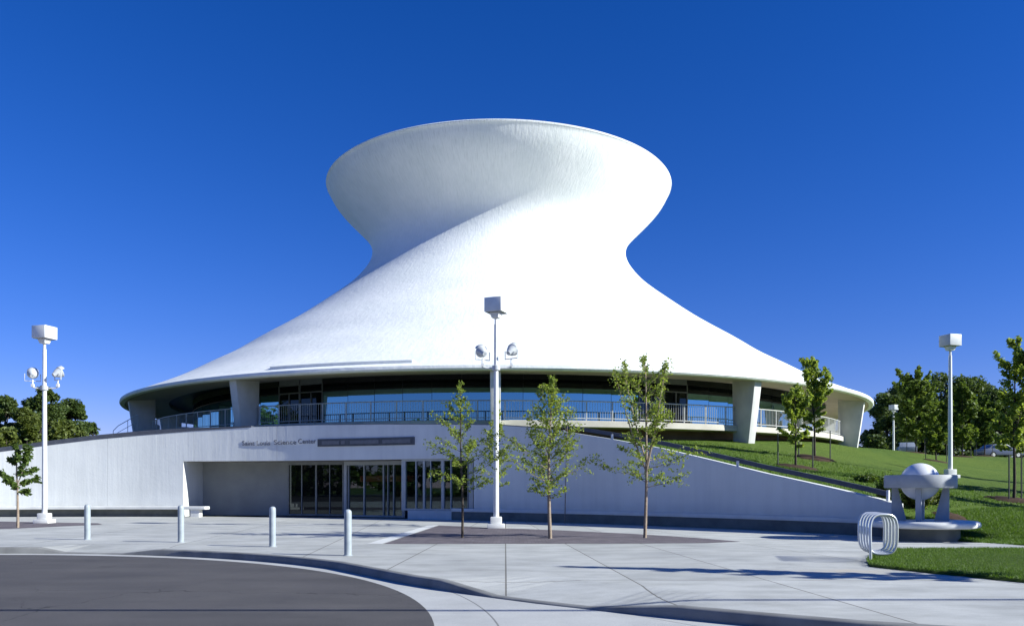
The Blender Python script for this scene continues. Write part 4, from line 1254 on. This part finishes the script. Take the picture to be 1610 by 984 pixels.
# ------------------------------------------------------------------ parked cars beyond the hill
def car(px, d, label, paint, rz, zoff=0.0):
    x, y = at(px, d); z = ground_z(x, y) + zoff
    t = thing('parked_car', (x, y, z), label, 'car', 'cars parked beyond the hill', rz)
    def loft(profile, hw, name, mat, parent, z_in=0.0):
        m = MB(); n = len(profile)
        for s_ in (-1, 1):
            for px_, pz_ in profile:
                tum = 1 - max(0, pz_ - .85) * .22
                m.v.append((px_, s_ * hw * tum, pz_))
        m.f.append(tuple(range(n))); m.f.append(tuple(range(2 * n - 1, n - 1, -1)))
        for i in range(n):
            j = (i + 1) % n; m.f.append((i, j, n + j, n + i))
        return m.build(name, mat, parent, bevel=.03)
    loft([(-2.2, .30), (2.2, .30), (2.25, .62), (2.1, .78), (1.1, .92), (-1.85, .98), (-2.22, .90), (-2.26, .5)], .88, 'body', paint, t)
    cab = loft([(.98, .925), (.35, 1.36), (.1, 1.42), (-1.0, 1.42), (-1.3, 1.36), (-1.75, .985)], .80, 'cabin', paint, t)
    for s_ in (-1, 1):
        m = MB(); q = [(.80, .97), (.30, 1.32), (-1.15, 1.32), (-1.5, 1.02)]
        m.add([(a, s_ * (.80 * (1 - (b - .85) * .22) + .006), b) for a, b in q] + [(a, s_ * (.80 * (1 - (b - .85) * .22) - .02), b) for a, b in q], [(0, 1, 2, 3), (7, 6, 5, 4), (0, 4, 5, 1), (1, 5, 6, 2), (2, 6, 7, 3), (3, 7, 4, 0)])
        m.build('side_window', M['carglass'], cab, smooth=False)
        for wx in (-1.35, 1.38):
            wm = MB().lathe([(.20, -.1), (.31, -.1), (.33, -.06), (.33, .06), (.31, .1), (.20, .1)], 20)
            Rw = Matrix.Translation((wx, s_ * .80, .33)) @ Matrix.Rotation(rad(90), 4, 'X')
            wm.v = [tuple(Rw @ Vector(p)) for p in wm.v]
            wo = wm.build('wheel', M['tyre'], t)
            rm = MB().lathe([(0.01, -.09), (.2, -.095), (.2, .095), (0.01, .09)], 16); rm.v = [tuple(Rw @ Vector(p)) for p in rm.v]
            rm.build('rim', M['rail'], wo)
    ws = MB(); ws.add([(.945, -.70, .955), (.945, .70, .955), (.385, .62, 1.345), (.385, -.62, 1.345)], [(0, 1, 2, 3)])
    ws.v = [(a + .02, b, c + .012) for a, b, c in ws.v]
    ws.build('windscreen', M['carglass'], cab, smooth=False)
    return t
car(1424, 88, 'silver blue car parked under dark trees beside the distant lamp', M['carwhite'], rad(70))
car(1572, 84, 'blue grey car parked near the right picture edge', M['carblue'], rad(6))

# ------------------------------------------------------------------ outside the frame: what the sun and the glass see
young_tree('street_tree', (11.4, 12.3, .06), 5.6, 'leafy young tree on the front lawn just outside the view', None, 99, bare=.34, spread=.15, dens=1.3, leaf=.09, nb=50, mat='leaf_mid')
pr0 = None
for k, (x, y) in enumerate(((-46, -58), (-34, -66), (-20, -60), (-6, -70), (9, -62), (24, -66), (38, -58), (54, -64), (-58, -62), (-13, -76), (2, -78), (17, -74), (31, -72), (-27, -74), (-40, -78), (46, -76), (68, -60), (-72, -60), (-84, -38), (-92, -26), (-96, -12), (-100, 2), (-98, 16), (-94, 30), (-88, 44), (-90, -50))):
    if k < 2:
        big = big_tree('street_tree', 805, 100, 586, 230, 'row tree across the street behind the camera', 'trees across the street', 120 + k, mat='leaf_mid', leaf=.6, nleaf=3000, low=.0, base_z=-.4)
        big.location = (x, y, -.4); src = big if k == 0 else src
        src2 = big
    else:
        c = copy_tree(src if k % 2 else src2); c.location = (x, y, -.4); c.scale = (1, 1, .70 + .07 * (k * 3 % 5))

young_tree('street_tree', (19.8, 21.0, .3), 5.35, 'clear stemmed leafy tree on the right slope just outside the view', None, 98, bare=.70, spread=.26, dens=2.2, leaf=.11, nb=46, mat='leaf_mid', prof=lambda v: (1 - v ** 2) ** .6)
sr = thing('stair_railing', (0, 0, 0), 'thin stair railing rising towards the far left roof edge', 'railing')
a_ = [at(178, 52, 677), at(186, 52, 669), at(216, 51, 652)]
MB().tube(a_, .022, 6).build('handrail', M['rail'], sr)
MB().tube([(p[0], p[1], p[2] - .42) for p in a_], .016, 6).build('mid_rail', M['rail'], sr)
for p in (a_[0], ((a_[1][0] + a_[2][0]) / 2, (a_[1][1] + a_[2][1]) / 2, (a_[1][2] + a_[2][2]) / 2), a_[2]):
    MB().tube([(p[0], p[1], p[2] - 1.1), p], .02, 6).build('rail_post', M['rail'], sr)

CY_ = 10.85 - 6.8 / math.tan(rad(SUN_EL)) * math.sin(rad(SUN_AZ))
cb = MB(); cb.tube([(x, CY_ + .00012 * x * abs(x), 6.8 + .0006 * (x - 12) ** 2) for x in np.arange(-30, 58, 2.0)], .055, 8)
tag(cb.build('overhead_cable', M['tyre']), 'thick black overhead cable above the street, out of view', 'cable')
for k, x in enumerate((-30, 56)):
    tag(MB().tube([(x, CY_ + .12, -.3), (x, CY_ + .12, 8.6)], [.14, .10], 12).build('utility_pole', M['darkbark']), ('wooden cable pole out of view on the left', 'wooden cable pole out of view on the right')[k], 'pole', 'cable poles')

for k, (x, y, h) in enumerate(((24.2, 32.5, 6.6), (30.5, 41.5, 7.0), (22.6, 26.2, 6.2))):
    young_tree('hill_tree', (x, y, ground_z(x, y)), h, ['rounded hill tree beyond the right edge of the view, middle one', 'rounded hill tree beyond the right edge of the view, furthest up the slope', 'rounded hill tree beyond the right edge of the view, lowest on the slope'][k], 'trees beyond the right edge', 140 + k, bare=.24, spread=.24, dens=1.4, leaf=.11, nb=44, mat='leaf_mid', bark='darkbark')
